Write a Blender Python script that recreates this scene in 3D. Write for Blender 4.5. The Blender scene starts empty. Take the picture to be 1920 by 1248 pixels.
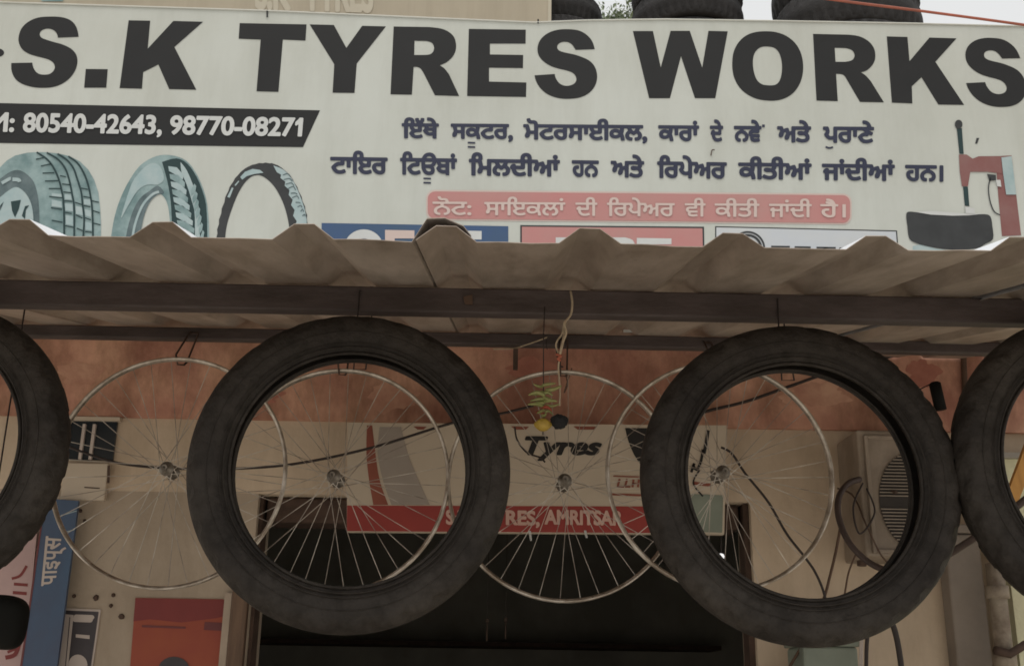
import bpy, bmesh, math, random
import numpy as np
from mathutils import Vector, Matrix
from mathutils.geometry import tessellate_polygon
random.seed(7)
rng = np.random.default_rng(7)
scene = bpy.context.scene
COL = scene.collection

# ------------------------------------------------------------------ camera
FPX, CX, CY = 2100.0, 960.0, 624.0
PITCH, YAW, ROLL = math.radians(17.7), math.radians(0.45), math.radians(0.92)
CAM = Vector((0, 0, 1.6))
fw = Vector((math.sin(YAW)*math.cos(PITCH), math.cos(YAW)*math.cos(PITCH), math.sin(PITCH)))
r0 = Vector((math.cos(YAW), -math.sin(YAW), 0)); u0 = r0.cross(fw)
RT = r0*math.cos(ROLL) + u0*math.sin(ROLL); UP = u0*math.cos(ROLL) - r0*math.sin(ROLL)
cd = bpy.data.cameras.new('camera'); cam = bpy.data.objects.new('camera', cd); COL.objects.link(cam)
cd.sensor_width = 36; cd.lens = 36*FPX/1920; cd.clip_start = 0.05; cd.clip_end = 2000
cam.matrix_world = Matrix(((RT.x, UP.x, -fw.x, CAM.x), (RT.y, UP.y, -fw.y, CAM.y), (RT.z, UP.z, -fw.z, CAM.z), (0, 0, 0, 1)))
scene.camera = cam

def P(px, py, Y):                       # point of the vertical plane at distance Y seen at photo pixel (px, py)
    d = RT*((px-CX)/FPX) - UP*((py-CY)/FPX) + fw
    return CAM + d*(Y/d.y)

# ------------------------------------------------------------------ sky, sun, exposure
w = bpy.data.worlds.new('World'); scene.world = w; w.use_nodes = True
nt = w.node_tree; bg = nt.nodes['Background']
sky = nt.nodes.new('ShaderNodeTexSky'); sky.sky_type = 'NISHITA'; sky.sun_disc = False
SUN_EL, SUN_AZ = 72.0, 196.0
sky.sun_elevation = math.radians(SUN_EL); sky.sun_rotation = math.radians(SUN_AZ)
sky.air_density = 1.0; sky.dust_density = 6.0; sky.ozone_density = 1.0
hs = nt.nodes.new('ShaderNodeHueSaturation'); hs.inputs['Saturation'].default_value = 0.10
mx = nt.nodes.new('ShaderNodeMix'); mx.data_type = 'RGBA'; mx.inputs['Factor'].default_value = 0.82   # cloud cover evens the sky out
mx.inputs[7].default_value = (5.35, 5.4, 5.4, 1)
nt.links.new(sky.outputs[0], hs.inputs['Color']); nt.links.new(hs.outputs[0], mx.inputs[6]); nt.links.new(mx.outputs[2], bg.inputs[0])
bg.inputs[1].default_value = 0.15
sd = bpy.data.lights.new('sun', 'SUN'); sd.energy = 1.4; sd.angle = math.radians(25); sd.color = (1.0, 0.96, 0.9)
sun = bpy.data.objects.new('sun', sd); COL.objects.link(sun)
az = math.radians(SUN_AZ); el = math.radians(SUN_EL)
sdir = Vector((math.sin(az)*math.cos(el), math.cos(az)*math.cos(el), math.sin(el)))
sun.rotation_euler = sdir.to_track_quat('Z', 'Y').to_euler(); sun.location = (0, -5, 12)
scene.view_settings.view_transform = 'Standard'; scene.view_settings.look = 'None'
scene.view_settings.exposure = 0.12; scene.view_settings.gamma = 1.0
scene.cycles.max_bounces = 8; scene.cycles.diffuse_bounces = 5
scene.cycles.filter_width = 1.7

# ------------------------------------------------------------------ materials
def mat(name, col, rough=0.7, var=0.15, scale=6.0, tint=None, bump=0.0, bscale=60.0, metal=0.0, stretch=(1, 1, 1), spec=0.4, lo=0.38, hi=0.66, emit=0, streak=0.0, sscale=(9, 9, 0.7)):
    m = bpy.data.materials.new(name); m.use_nodes = True
    t = m.node_tree; b = t.nodes['Principled BSDF']
    b.inputs['Roughness'].default_value = rough; b.inputs['Metallic'].default_value = metal
    b.inputs['Specular IOR Level'].default_value = spec
    c = tuple(col)
    tc = t.nodes.new('ShaderNodeTexCoord'); mp = t.nodes.new('ShaderNodeMapping')
    mp.inputs['Scale'].default_value = stretch; t.links.new(tc.outputs['Object'], mp.inputs['Vector'])
    if var > 0:
        n = t.nodes.new('ShaderNodeTexNoise'); n.inputs['Scale'].default_value = scale
        n.inputs['Detail'].default_value = 6; n.inputs['Roughness'].default_value = 0.62
        t.links.new(mp.outputs[0], n.inputs['Vector'])
        r = t.nodes.new('ShaderNodeValToRGB')
        c2 = tint if tint else tuple(x*(1-var) for x in c)
        r.color_ramp.elements[0].color = (*c2, 1); r.color_ramp.elements[0].position = lo
        r.color_ramp.elements[1].color = (*c, 1); r.color_ramp.elements[1].position = hi
        t.links.new(n.outputs['Fac'], r.inputs['Fac']); out = r.outputs[0]
        if streak > 0:               # rain streaks and grime
            mp2 = t.nodes.new('ShaderNodeMapping'); mp2.inputs['Scale'].default_value = sscale; t.links.new(tc.outputs['Object'], mp2.inputs['Vector'])
            n3 = t.nodes.new('ShaderNodeTexNoise'); n3.inputs['Scale'].default_value = 1.0; n3.inputs['Detail'].default_value = 7; n3.inputs['Roughness'].default_value = 0.7
            t.links.new(mp2.outputs[0], n3.inputs['Vector'])
            r3 = t.nodes.new('ShaderNodeValToRGB'); r3.color_ramp.elements[0].position = 0.36; r3.color_ramp.elements[1].position = 0.58
            r3.color_ramp.elements[0].color = (1-streak, 1-streak*1.05, 1-streak*1.15, 1); r3.color_ramp.elements[1].color = (1, 1, 1, 1)
            t.links.new(n3.outputs['Fac'], r3.inputs['Fac'])
            mm = t.nodes.new('ShaderNodeMix'); mm.data_type = 'RGBA'; mm.blend_type = 'MULTIPLY'; mm.inputs['Factor'].default_value = 1.0
            t.links.new(out, mm.inputs[6]); t.links.new(r3.outputs[0], mm.inputs[7]); out = mm.outputs[2]
        t.links.new(out, b.inputs['Base Color'])
    else:
        b.inputs['Base Color'].default_value = (*c, 1)
    if bump > 0:
        n2 = t.nodes.new('ShaderNodeTexNoise'); n2.inputs['Scale'].default_value = bscale; n2.inputs['Detail'].default_value = 4
        t.links.new(mp.outputs[0], n2.inputs['Vector'])
        bp = t.nodes.new('ShaderNodeBump'); bp.inputs['Strength'].default_value = bump; bp.inputs['Distance'].default_value = 0.01
        t.links.new(n2.outputs['Fac'], bp.inputs['Height']); t.links.new(bp.outputs[0], b.inputs['Normal'])
    if emit:
        b.inputs['Emission Color'].default_value = (1, 1, 1, 1); b.inputs['Emission Strength'].default_value = emit
    return m

M = {}
M['ground'] = mat('ground_dust', (0.60, 0.545, 0.47), 0.95, 0.15, 0.6, bump=0.3, bscale=20)
M['flex'] = mat('sign_flex', (0.505, 0.52, 0.475), 0.55, 0.10, 1.6, tint=(0.465, 0.475, 0.425), bump=0.22, bscale=2.2, spec=0.3, streak=0.09, sscale=(5, 5, 0.9))
M['flex_edge'] = mat('sign_edge', (0.55, 0.545, 0.48), 0.5, 0.1)
M['ink'] = mat('print_black', (0.022, 0.022, 0.022), 0.55, 0.12, 4, spec=0.18)
M['navy'] = mat('print_navy', (0.028, 0.032, 0.06), 0.55, 0.1, 8, spec=0.3)
M['inkwhite'] = mat('print_white', (0.53, 0.535, 0.515), 0.55, 0.08, 8, spec=0.3)
M['pink'] = mat('print_faded_red', (0.44, 0.185, 0.175), 0.55, 0.12, 3, tint=(0.41, 0.215, 0.195), spec=0.3)
M['pink_light'] = mat('print_pale_pink', (0.54, 0.43, 0.385), 0.55, 0.05, 3, spec=0.3)
M['blue'] = mat('print_blue', (0.040, 0.080, 0.19), 0.55, 0.15, 3, tint=(0.05, 0.09, 0.15), spec=0.3)
M['pale_blue'] = mat('print_pale_blue', (0.46, 0.485, 0.52), 0.55, 0.1, 3, tint=(0.5, 0.51, 0.5), spec=0.3)
M['teal'] = mat('print_teal', (0.135, 0.21, 0.21), 0.55, 0.3, 9, tint=(0.26, 0.345, 0.34), lo=0.4, hi=0.62, spec=0.3)
M['teal_dark'] = mat('print_teal_dark', (0.055, 0.085, 0.09), 0.55, 0.3, 12, tint=(0.125, 0.165, 0.17), spec=0.3)
M['teal_ink'] = mat('print_teal_ink', (0.018, 0.042, 0.043), 0.55, 0.1, 8, spec=0.3)
M['teal_pale'] = mat('print_teal_pale', (0.28, 0.375, 0.38), 0.55, 0.2, 14, tint=(0.36, 0.43, 0.425), spec=0.3)
M['print_grey'] = mat('print_grey', (0.040, 0.042, 0.043), 0.55, 0.25, 12, spec=0.3)
M['print_maroon'] = mat('print_maroon', (0.20, 0.075, 0.068), 0.55, 0.2, 8, tint=(0.22, 0.11, 0.10), spec=0.3)
M['beige'] = mat('upper_board_beige', (0.40, 0.35, 0.262), 0.6, 0.1, 2, streak=0.1)
M['beige_pale'] = mat('upper_board_print', (0.46, 0.42, 0.33), 0.6, 0.05)
M['rubber'] = mat('tyre_rubber', (0.046, 0.039, 0.033), 0.6, 0.4, 5, tint=(0.020, 0.0165, 0.0145), bump=0.3, bscale=120, spec=0.18, streak=0.4, sscale=(45, 45, 45), lo=0.34, hi=0.7)
M['rubber_old'] = mat('old_tyre_rubber', (0.035, 0.033, 0.033), 0.8, 0.4, 7, tint=(0.022, 0.021, 0.021), bump=0.3, bscale=80, spec=0.3)
M['sheet_under'] = mat('sheet_underside', (0.53, 0.455, 0.39), 0.42, 0.3, 3.2, tint=(0.38, 0.312, 0.258), bump=0.06, bscale=30, metal=0.4, stretch=(1.6, 0.4, 1), streak=0.3, sscale=(16, 1.4, 16))
M['sheet_top'] = mat('sheet_top', (0.74, 0.76, 0.79), 0.45, 0.1, 5)
M['steel_brown'] = mat('beam_steel', (0.090, 0.071, 0.069), 0.6, 0.3, 8, tint=(0.062, 0.046, 0.043), bump=0.2, bscale=70, stretch=(0.35, 1, 1), streak=0.35, sscale=(7, 30, 22))
M['redwall'] = mat('red_oxide_plaster', (0.76, 0.45, 0.315), 0.9, 0.4, 3.4, tint=(0.44, 0.205, 0.15), bump=0.35, bscale=30, stretch=(1, 1, 0.8), streak=0.42, sscale=(5, 5, 2.2), lo=0.36, hi=0.66)
M['worn_red'] = mat('worn_red_plaster', (0.66, 0.40, 0.28), 0.9, 0.3, 7, tint=(0.48, 0.24, 0.17), bump=0.4, bscale=30)
M['dark_red'] = mat('damp_red_plaster', (0.52, 0.24, 0.17), 0.9, 0.3, 7, tint=(0.38, 0.15, 0.11), bump=0.4, bscale=30)
M['redwall_pale'] = mat('worn_plaster', (0.34, 0.24, 0.16), 0.9, 0.3, 5)
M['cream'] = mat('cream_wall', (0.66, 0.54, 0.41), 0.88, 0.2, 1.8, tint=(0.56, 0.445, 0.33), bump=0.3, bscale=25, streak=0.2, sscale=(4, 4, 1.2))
M['cream_shaded'] = mat('cream_wall_shaded', (0.46, 0.38, 0.295), 0.88, 0.2, 1.8, tint=(0.39, 0.315, 0.24), bump=0.3, bscale=25, streak=0.2, sscale=(4, 4, 1.2))  # same cream paint, darkened: dimmer light on the left wall put into the colour
M['cream_board'] = mat('cream_board', (0.57, 0.485, 0.385), 0.6, 0.15, 2.0, tint=(0.50, 0.42, 0.325))
M['concrete'] = mat('pillar_plaster', (0.30, 0.255, 0.215), 0.9, 0.3, 3, tint=(0.22, 0.185, 0.155), bump=0.4, bscale=25)
M['parapet'] = mat('parapet_plaster', (0.36, 0.33, 0.29), 0.9, 0.2, 2)
M['dark_room'] = mat('dark_interior', (0.38, 0.36, 0.31), 0.95, 0.3, 2, spec=0.1)
M['chrome'] = mat('rim_steel', (0.72, 0.67, 0.60), 0.36, 0.5, 16, tint=(0.30, 0.25, 0.20), metal=0.68)
M['spoke'] = mat('spoke_steel', (0.66, 0.61, 0.54), 0.4, 0.6, 9, tint=(0.22, 0.18, 0.15), metal=0.5)
M['hub'] = mat('hub_steel', (0.36, 0.33, 0.29), 0.4, 0.4, 30, tint=(0.13, 0.11, 0.09), metal=0.6)
M['rust'] = mat('rusty_iron', (0.09, 0.055, 0.04), 0.8, 0.4, 20)
M['redband'] = mat('board_red', (0.34, 0.05, 0.04), 0.6, 0.2, 3, tint=(0.27, 0.04, 0.034))
M['band_text'] = mat('board_red_lettering', (0.62, 0.40, 0.33), 0.6, 0.15, 8)
M['board_red'] = mat('board_red_stripe', (0.28, 0.085, 0.055), 0.6, 0.2, 5)
M['board_grey'] = mat('board_grey', (0.36, 0.31, 0.265), 0.6, 0.15, 4)
M['board_black'] = mat('board_black', (0.022, 0.02, 0.019), 0.6, 0.2, 4)
M['board_green'] = mat('board_green', (0.24, 0.27, 0.22), 0.6, 0.25, 6)
M['poster_blue'] = mat('poster_blue', (0.055, 0.115, 0.20), 0.5, 0.3, 3, tint=(0.06, 0.075, 0.125), stretch=(1, 1, 0.6))
M['poster_white'] = mat('poster_white', (0.55, 0.47, 0.42), 0.6, 0.15, 4)
M['poster_pink'] = mat('poster_pink', (0.52, 0.36, 0.34), 0.6, 0.15, 4)
M['poster_red'] = mat('poster_red', (0.22, 0.034, 0.03), 0.5, 0.2, 3)
M['poster_orange'] = mat('poster_orange', (0.33, 0.08, 0.035), 0.6, 0.25, 4, tint=(0.28, 0.055, 0.034))
M['poster_dark'] = mat('poster_dark', (0.06, 0.05, 0.055), 0.5, 0.3, 5)
M['maroon_dim'] = mat('poster_maroon', (0.16, 0.04, 0.04), 0.5, 0.2, 5)
M['wood_frame'] = mat('door_frame_wood', (0.17, 0.105, 0.068), 0.7, 0.35, 6, tint=(0.09, 0.055, 0.036), stretch=(6, 6, 0.5))
M['pale_frame'] = mat('door_frame_pale', (0.45, 0.36, 0.28), 0.7, 0.2, 6)
M['black'] = mat('black_plastic', (0.009, 0.009, 0.008), 0.7, 0.2, 9, spec=0.12)
M['cable'] = mat('dark_cable', (0.035, 0.025, 0.022), 0.6, 0.2, 9)
M['cable_brown'] = mat('brown_cable', (0.11, 0.065, 0.042), 0.7, 0.3, 9)
M['cable_red'] = mat('red_orange_cable', (0.42, 0.11, 0.06), 0.5, 0.3, 9, tint=(0.25, 0.08, 0.05))
M['twine'] = mat('pale_twine', (0.50, 0.40, 0.28), 0.9, 0.3, 60)
M['thread'] = mat('dark_thread', (0.04, 0.03, 0.028), 0.9, 0.2, 60)
M['ac'] = mat('cooler_case', (0.36, 0.295, 0.235), 0.6, 0.25, 5, streak=0.3, sscale=(6, 6, 3))
M['ac_dark'] = mat('cooler_inside', (0.045, 0.038, 0.034), 0.8, 0.2, 5)
M['ac_slat'] = mat('cooler_slat', (0.30, 0.25, 0.20), 0.6, 0.2, 12)
M['chilli'] = mat('green_chilli', (0.17, 0.19, 0.055), 0.45, 0.3, 60, tint=(0.24, 0.23, 0.09))
M['chilli_red'] = mat('red_chilli', (0.34, 0.07, 0.035), 0.45, 0.3, 30)
M['lemon'] = mat('lemon_skin', (0.40, 0.265, 0.04), 0.5, 0.25, 40, bump=0.3, bscale=200)
M['coal'] = mat('charcoal', (0.012, 0.011, 0.011), 0.9, 0.3, 40, bump=0.6, bscale=90)
M['plank'] = mat('yellow_wood', (0.62, 0.33, 0.095), 0.6, 0.4, 8, tint=(0.42, 0.2, 0.06), stretch=(5, 5, 0.6))
M['green_wall'] = mat('pale_green_wall', (0.66, 0.65, 0.44), 0.85, 0.2, 5, tint=(0.56, 0.53, 0.36), bump=0.3)
M['pipe'] = mat('weathered_pipe', (0.34, 0.29, 0.225), 0.8, 0.5, 14, tint=(0.16, 0.12, 0.09))
M['glass'] = mat('dark_pane', (0.02, 0.028, 0.036), 0.15, 0.2, 8, spec=0.5)
M['bulb'] = mat('lit_bulb', (0.9, 0.9, 0.95), 0.3, 0, emit=0.75)
M['bark'] = mat('bark', (0.10, 0.075, 0.055), 0.9, 0.4, 20, bump=0.6)
M['leaf'] = mat('leaf', (0.26, 0.30, 0.19), 0.6, 0.4, 2, tint=(0.17, 0.21, 0.12))
M['tube'] = mat('inner_tube_rubber', (0.075, 0.052, 0.045), 0.6, 0.3, 20)

# ------------------------------------------------------------------ object helpers
def root_of(o):
    v = Vector((0, 0, 0))
    while o is not None: v += o.location; o = o.parent
    return v
def mesh_obj(name, verts, faces, m, parent=None, smooth=False, local=False):
    me = bpy.data.meshes.new(name)
    if parent is not None and not local:
        off = root_of(parent); verts = [Vector(v)-off for v in verts]
    me.from_pydata([tuple(v) for v in verts], [], [tuple(f) for f in faces])
    for mm in (m if isinstance(m, (list, tuple)) else [m]): me.materials.append(mm)
    if smooth: me.polygons.foreach_set('use_smooth', [True]*len(me.polygons))
    me.update()
    o = bpy.data.objects.new(name, me); COL.objects.link(o)
    if parent is not None: o.parent = parent
    return o
def tag(o, label, cat, group=None):
    o['label'] = label; o['category'] = cat
    if group: o['group'] = group
    return o
def thing(name, label, cat, loc=(0, 0, 0), group=None):
    o = bpy.data.objects.new(name, None); COL.objects.link(o); o.location = loc; o.empty_display_size = 0.1
    return tag(o, label, cat, group)
def structure(o): o['kind'] = 'structure'; return o
def copy_tree(o, parent=None):
    c = o.copy(); COL.objects.link(c); c.parent = parent
    for ch in list(o.children): copy_tree(ch, c)
    return c

def box_vf(x0, x1, y0, y1, z0, z1, b=0.0):
    if b <= 0:
        v = [(x0,y0,z0),(x1,y0,z0),(x1,y1,z0),(x0,y1,z0),(x0,y0,z1),(x1,y0,z1),(x1,y1,z1),(x0,y1,z1)]
        return v, [(3,2,1,0),(4,5,6,7),(0,1,5,4),(1,2,6,5),(2,3,7,6),(3,0,4,7)]
    bm = bmesh.new(); bmesh.ops.create_cube(bm, size=1)
    for q in bm.verts: q.co = Vector(((x0+x1)/2+q.co.x*(x1-x0), (y0+y1)/2+q.co.y*(y1-y0), (z0+z1)/2+q.co.z*(z1-z0)))
    bmesh.ops.bevel(bm, geom=bm.edges[:], offset=b, segments=2, affect='EDGES', profile=0.5)
    bm.verts.index_update(); v = [tuple(q.co) for q in bm.verts]; f = [[q.index for q in fc.verts] for fc in bm.faces]; bm.free()
    return v, f
def box(name, x0, x1, y0, y1, z0, z1, m, parent=None, b=0.0, local=False):
    v, f = box_vf(x0, x1, y0, y1, z0, z1, b); return mesh_obj(name, v, f, m, parent, local=local)
def merge(parts):
    V, F = [], []
    for v, f in parts:
        n = len(V); V += list(v); F += [[i+n for i in q] for q in f]
    return V, F
def crom(pts, n=6, closed=False):
    pts = [Vector(p) for p in pts]; out = []; N = len(pts)
    rngk = range(N if closed else N-1)
    for i in rngk:
        if closed: a, b, c, d = pts[i-1], pts[i], pts[(i+1) % N], pts[(i+2) % N]
        else: a, b, c, d = pts[max(i-1, 0)], pts[i], pts[i+1], pts[min(i+2, N-1)]
        for k in range(n):
            t = k/n
            out.append(0.5*((2*b)+(c-a)*t+(2*a-5*b+4*c-d)*t*t+(3*b-a-3*c+d)*t*t*t))
    if not closed: out.append(pts[-1])
    return out
def tube_vf(pts, r, seg=6, closed=False, radii=None):
    pts = [Vector(p) for p in pts]; N = len(pts); V, F = [], []; nrm = None
    for i, p in enumerate(pts):
        t = ((pts[(i+1) % N]-pts[i-1]) if closed else (pts[min(i+1, N-1)]-pts[max(i-1, 0)])).normalized()
        if nrm is None: nrm = t.orthogonal().normalized()
        nrm = (nrm - t*nrm.dot(t)).normalized(); bn = t.cross(nrm)
        rr = radii[i] if radii else r
        for k in range(seg):
            a = 2*math.pi*k/seg; V.append(p + nrm*(math.cos(a)*rr) + bn*(math.sin(a)*rr))
    for i in range(N if closed else N-1):
        j = (i+1) % N
        for k in range(seg): F.append((i*seg+k, i*seg+(k+1) % seg, j*seg+(k+1) % seg, j*seg+k))
    if not closed: F += [tuple(range(seg))[::-1], tuple((N-1)*seg+k for k in range(seg))]
    return V, F
def tube(name, pts, r, m, parent=None, seg=6, closed=False, radii=None, local=False):
    v, f = tube_vf(pts, r, seg, closed, radii); return mesh_obj(name, v, f, m, parent, smooth=True, local=local)
def cable(name, pix, r, m, label, cat='cable', n=8, group=None):      # pix: (px, py, Y)
    pts = crom([P(*q) for q in pix], n); o = tube(name, [p-pts[0] for p in pts], r, m, None, local=True); o.location = pts[0]
    return tag(o, label, cat, group)

# --- flat print: polygons given in photo pixels, laid on the vertical plane Y
def print_poly(name, loops, Y, m, parent, layer=1):
    yy = Y - 0.0012*layer
    L = [[P(x, y, yy) for x, y in lp] for lp in loops]
    flat = [p for lp in L for p in lp]
    tri = tessellate_polygon([[Vector((p.x, p.z, 0)) for p in lp] for lp in L])
    F = []
    for a, b, c in tri:
        A, B, C = flat[a], flat[b], flat[c]
        if ((B-A).cross(C-A)).y > 0: a, b = b, a
        F.append((a, b, c))
    return mesh_obj(name, flat, F, m, parent)
def z(pts, ox, oy, s): return [(ox+x/s, oy+y/s) for x, y in pts]
def smooth_loop(pts, corners=(), n=3):          # Catmull-Rom through a closed outline that keeps the listed corners sharp
    N = len(pts); V = [Vector((*p, 0)) for p in pts]; out = []
    for i in range(N):
        b, c = V[i], V[(i+1) % N]
        a = V[i-1] if i not in corners else b
        d = V[(i+2) % N] if ((i+1) % N) not in corners else c
        for k in range(n):
            t = k/n; q = 0.5*((2*b)+(c-a)*t+(2*a-5*b+4*c-d)*t*t+(3*b-a-3*c+d)*t*t*t); out.append((q.x, q.y))
    return out
def stroke_vf(pts, wd, Y, layer, n=5):
    p = crom([(x, y, 0) for x, y in pts], n) if len(pts) > 2 else [Vector((*q, 0)) for q in pts]
    V = []; yy = Y-0.0012*layer
    for i, q in enumerate(p):
        t = (p[min(i+1, len(p)-1)]-p[max(i-1, 0)]).normalized(); nn = Vector((-t.y, t.x, 0))*(wd/2)
        V += [P(q.x+nn.x, q.y+nn.y, yy), P(q.x-nn.x, q.y-nn.y, yy)]
    F = []
    for i in range(len(p)-1):
        f = (2*i, 2*i+1, 2*i+3, 2*i+2)
        if ((V[f[1]]-V[f[0]]).cross(V[f[2]]-V[f[0]])).y > 0: f = f[::-1]
        F.append(f)
    return V, F
def print_strokes(name, strokes, Y, m, parent, layer=2):
    V, F = merge([stroke_vf(p, wd, Y, layer) for p, wd in strokes]); return mesh_obj(name, V, F, m, parent)

# --- lettering: outlines of the built-in font, thickened through a distance field and meshed as one clean layer
def glyph_segments(s, shear=0.0):
    c = bpy.data.curves.new('outline', 'FONT'); c.body = s; c.size = 1; c.fill_mode = 'NONE'; c.resolution_u = 5; c.shear = shear
    o = bpy.data.objects.new('outline', c); COL.objects.link(o)
    dg = bpy.context.evaluated_depsgraph_get(); me = bpy.data.meshes.new_from_object(o.evaluated_get(dg))
    co = np.array([v.co[:2] for v in me.vertices]); ed = np.array([e.vertices[:] for e in me.edges])
    bpy.data.objects.remove(o); bpy.data.curves.remove(c); bpy.data.meshes.remove(me)
    nxt = {}
    for a, b in ed: nxt.setdefault(int(a), []).append(int(b)); nxt.setdefault(int(b), []).append(int(a))
    seen = set(); loops = []
    for st in sorted(nxt):
        if st in seen: continue
        lp = [st]; seen.add(st); cur = st+1 if (st+1) in nxt[st] else nxt[st][0]; prev = st
        while cur not in seen:
            seen.add(cur); lp.append(cur); nx = [q for q in nxt[cur] if q != prev]
            prev = cur; cur = nx[0] if nx else st
        loops.append(co[lp])
    return loops
def letter_mesh(loops, bold, cell=0.02, keep=None):
    A = np.concatenate([l for l in loops]); B = np.concatenate([np.roll(l, -1, 0) for l in loops])
    pad = bold+3*cell; x0, y0 = A.min(0)-pad; x1, y1 = A.max(0)+pad
    nx, ny = int((x1-x0)/cell)+2, int((y1-y0)/cell)+2
    xs = x0+np.arange(nx)*cell; ys = y0+np.arange(ny)*cell
    wind = np.zeros((ny, nx), int)
    for j, yy in enumerate(ys+1e-7):
        up = (A[:, 1] <= yy) & (B[:, 1] > yy); dn = (A[:, 1] > yy) & (B[:, 1] <= yy)
        for msk, sg in ((up, 1), (dn, -1)):
            a, b = A[msk], B[msk]
            if len(a) == 0: continue
            xc = a[:, 0]+(yy-a[:, 1])/(b[:, 1]-a[:, 1])*(b[:, 0]-a[:, 0])
            for q in xc: wind[j, xs >= q] += sg
    dist = np.full((ny, nx), pad)
    for a, b in zip(A, B):
        lo = np.minimum(a, b)-pad; hi = np.maximum(a, b)+pad
        i0, i1 = max(int((lo[0]-x0)/cell), 0), min(int((hi[0]-x0)/cell)+2, nx); j0, j1 = max(int((lo[1]-y0)/cell), 0), min(int((hi[1]-y0)/cell)+2, ny)
        gx, gy = np.meshgrid(xs[i0:i1], ys[j0:j1]); d = b-a; L = d@d+1e-12
        t = np.clip(((gx-a[0])*d[0]+(gy-a[1])*d[1])/L, 0, 1)
        dd = np.hypot(gx-a[0]-t*d[0], gy-a[1]-t*d[1]); dist[j0:j1, i0:i1] = np.minimum(dist[j0:j1, i0:i1], dd)
    f = np.where(wind != 0, -dist, dist)-bold
    V, F = [], []
    ins = f < 0
    def lerp(pa, fa, pb, fb): t = fa/(fa-fb); return (pa[0]+(pb[0]-pa[0])*t, pa[1]+(pb[1]-pa[1])*t)
    for j in range(ny-1):
        i = 0
        while i < nx-1:
            c = (ins[j, i], ins[j, i+1], ins[j+1, i+1], ins[j+1, i]); s = sum(c)
            if s == 0: i += 1; continue
            if s == 4:
                k = i
                while k < nx-1 and ins[j, k+1] and ins[j+1, k+1]: k += 1
                n = len(V); V += [(xs[i], ys[j]), (xs[k], ys[j]), (xs[k], ys[j+1]), (xs[i], ys[j+1])]; F.append((n, n+1, n+2, n+3)); i = k; continue
            pc = [(xs[i], ys[j]), (xs[i+1], ys[j]), (xs[i+1], ys[j+1]), (xs[i], ys[j+1])]; fc = [f[j, i], f[j, i+1], f[j+1, i+1], f[j+1, i]]
            poly = []
            for q in range(4):
                r = (q+1) % 4
                if c[q]: poly.append(pc[q])
                if c[q] != c[r]: poly.append(lerp(pc[q], fc[q], pc[r], fc[r]))
            if len(poly) >= 3:
                n = len(V); V += poly; F.append(tuple(range(n, n+len(poly))))
            i += 1
    return V, F
def text_print(name, s, quad, m, parent, Y, layer=2, bold=0.02, shear=0.0, ref=None, extra=None, cell=0.02):
    # quad: photo pixels of (bottom-left, bottom-right, top-right, top-left) for the ink width and for the ref letter's height
    loops = glyph_segments(s, shear)
    if extra: loops += extra(loops)
    V, F = letter_mesh(loops, bold, cell)
    V = np.array(V); xa, xb = V[:, 0].min(), V[:, 0].max()
    if ref:
        rl = np.concatenate(glyph_segments(ref, 0)); ya, yb = rl[:, 1].min()-bold, rl[:, 1].max()+bold
    else: ya, yb = V[:, 1].min(), V[:, 1].max()
    bl, br, tr, tl = [np.array(q, float) for q in quad]; W = []; yy = Y-0.0012*layer
    for x, y in V:
        s_, t_ = (x-xa)/(xb-xa), (y-ya)/(yb-ya)
        q = (bl*(1-s_)+br*s_)*(1-t_)+(tl*(1-s_)+tr*s_)*t_
        W.append(P(q[0], q[1], yy))
    F2 = []
    for fc in F:
        a, b, c = W[fc[0]], W[fc[1]], W[fc[2]]
        F2.append(fc[::-1] if (b-a).cross(c-a).y > 0 else fc)
    return mesh_obj(name, W, F2, m, parent)

# ------------------------------------------------------------------ distances from the camera, metres
Y_EDGE, Y_B1, Y_B2, Y_WALL, Y_SIGN = 1.60, 2.14, 3.20, 3.85, 3.74

# ================================================================== setting
structure(mesh_obj('ground', [(-400, -400, 0), (400, -400, 0), (400, 400, 0), (-400, 400, 0)], [(0, 1, 2, 3)], M['ground']))

# ------------------------------------------------------------------ shop building
shop = thing('shop_building', 'cream plastered shop front with red oxide band and dark open doorway', 'building', (0, Y_WALL, 0))
DX0, DX1 = P(479, 1000, Y_WALL).x, P(1412, 1050, Y_WALL).x
DZ = P(560, 926, Y_WALL).z
BZ0, BZ1 = P(960, 794, Y_WALL-0.02).z, P(960, 600, Y_WALL).z
WX0, WX1 = -3.6, 3.2
box('wall', WX0, DX0, Y_WALL, Y_WALL+0.22, 0, DZ, M['cream_shaded'], shop)
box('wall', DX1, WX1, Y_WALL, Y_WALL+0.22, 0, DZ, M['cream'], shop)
box('wall', WX0, WX1, Y_WALL+0.001, Y_WALL+0.22, DZ, 4.0, M['cream'], shop)
box('lintel_band', WX0, WX1, Y_WALL-0.02, Y_WALL+0.0005, BZ0, BZ1, M['redwall'], shop)
box('cornice_strip', WX0, WX1, Y_WALL-0.03, Y_WALL-0.0205, P(960, 655, Y_WALL).z, P(960, 640, Y_WALL).z, M['redwall_pale'], shop)
box('roof_slab', WX0, WX1, Y_WALL+0.23, 9.0, 3.86, 4.0, M['parapet'], shop)
box('floor', WX0+0.2, WX1-0.2, Y_WALL+0.0, 8.8, 0.004, 0.06, M['dark_room'], shop)
box('side_wall', WX0, WX0+0.2, Y_WALL+0.22, 8.8, 0, 3.86, M['dark_room'], shop)
box('side_wall', WX1-0.2, WX1, Y_WALL+0.22, 8.8, 0, 3.86, M['dark_room'], shop)
box('back_wall', WX0, WX1, 8.8, 9.0, 0, 3.86, M['dark_room'], shop)
box('ceiling', WX0+0.2, WX1-0.2, Y_WALL+0.23, 8.79, 3.5, 3.85, M['dark_room'], shop)
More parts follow.
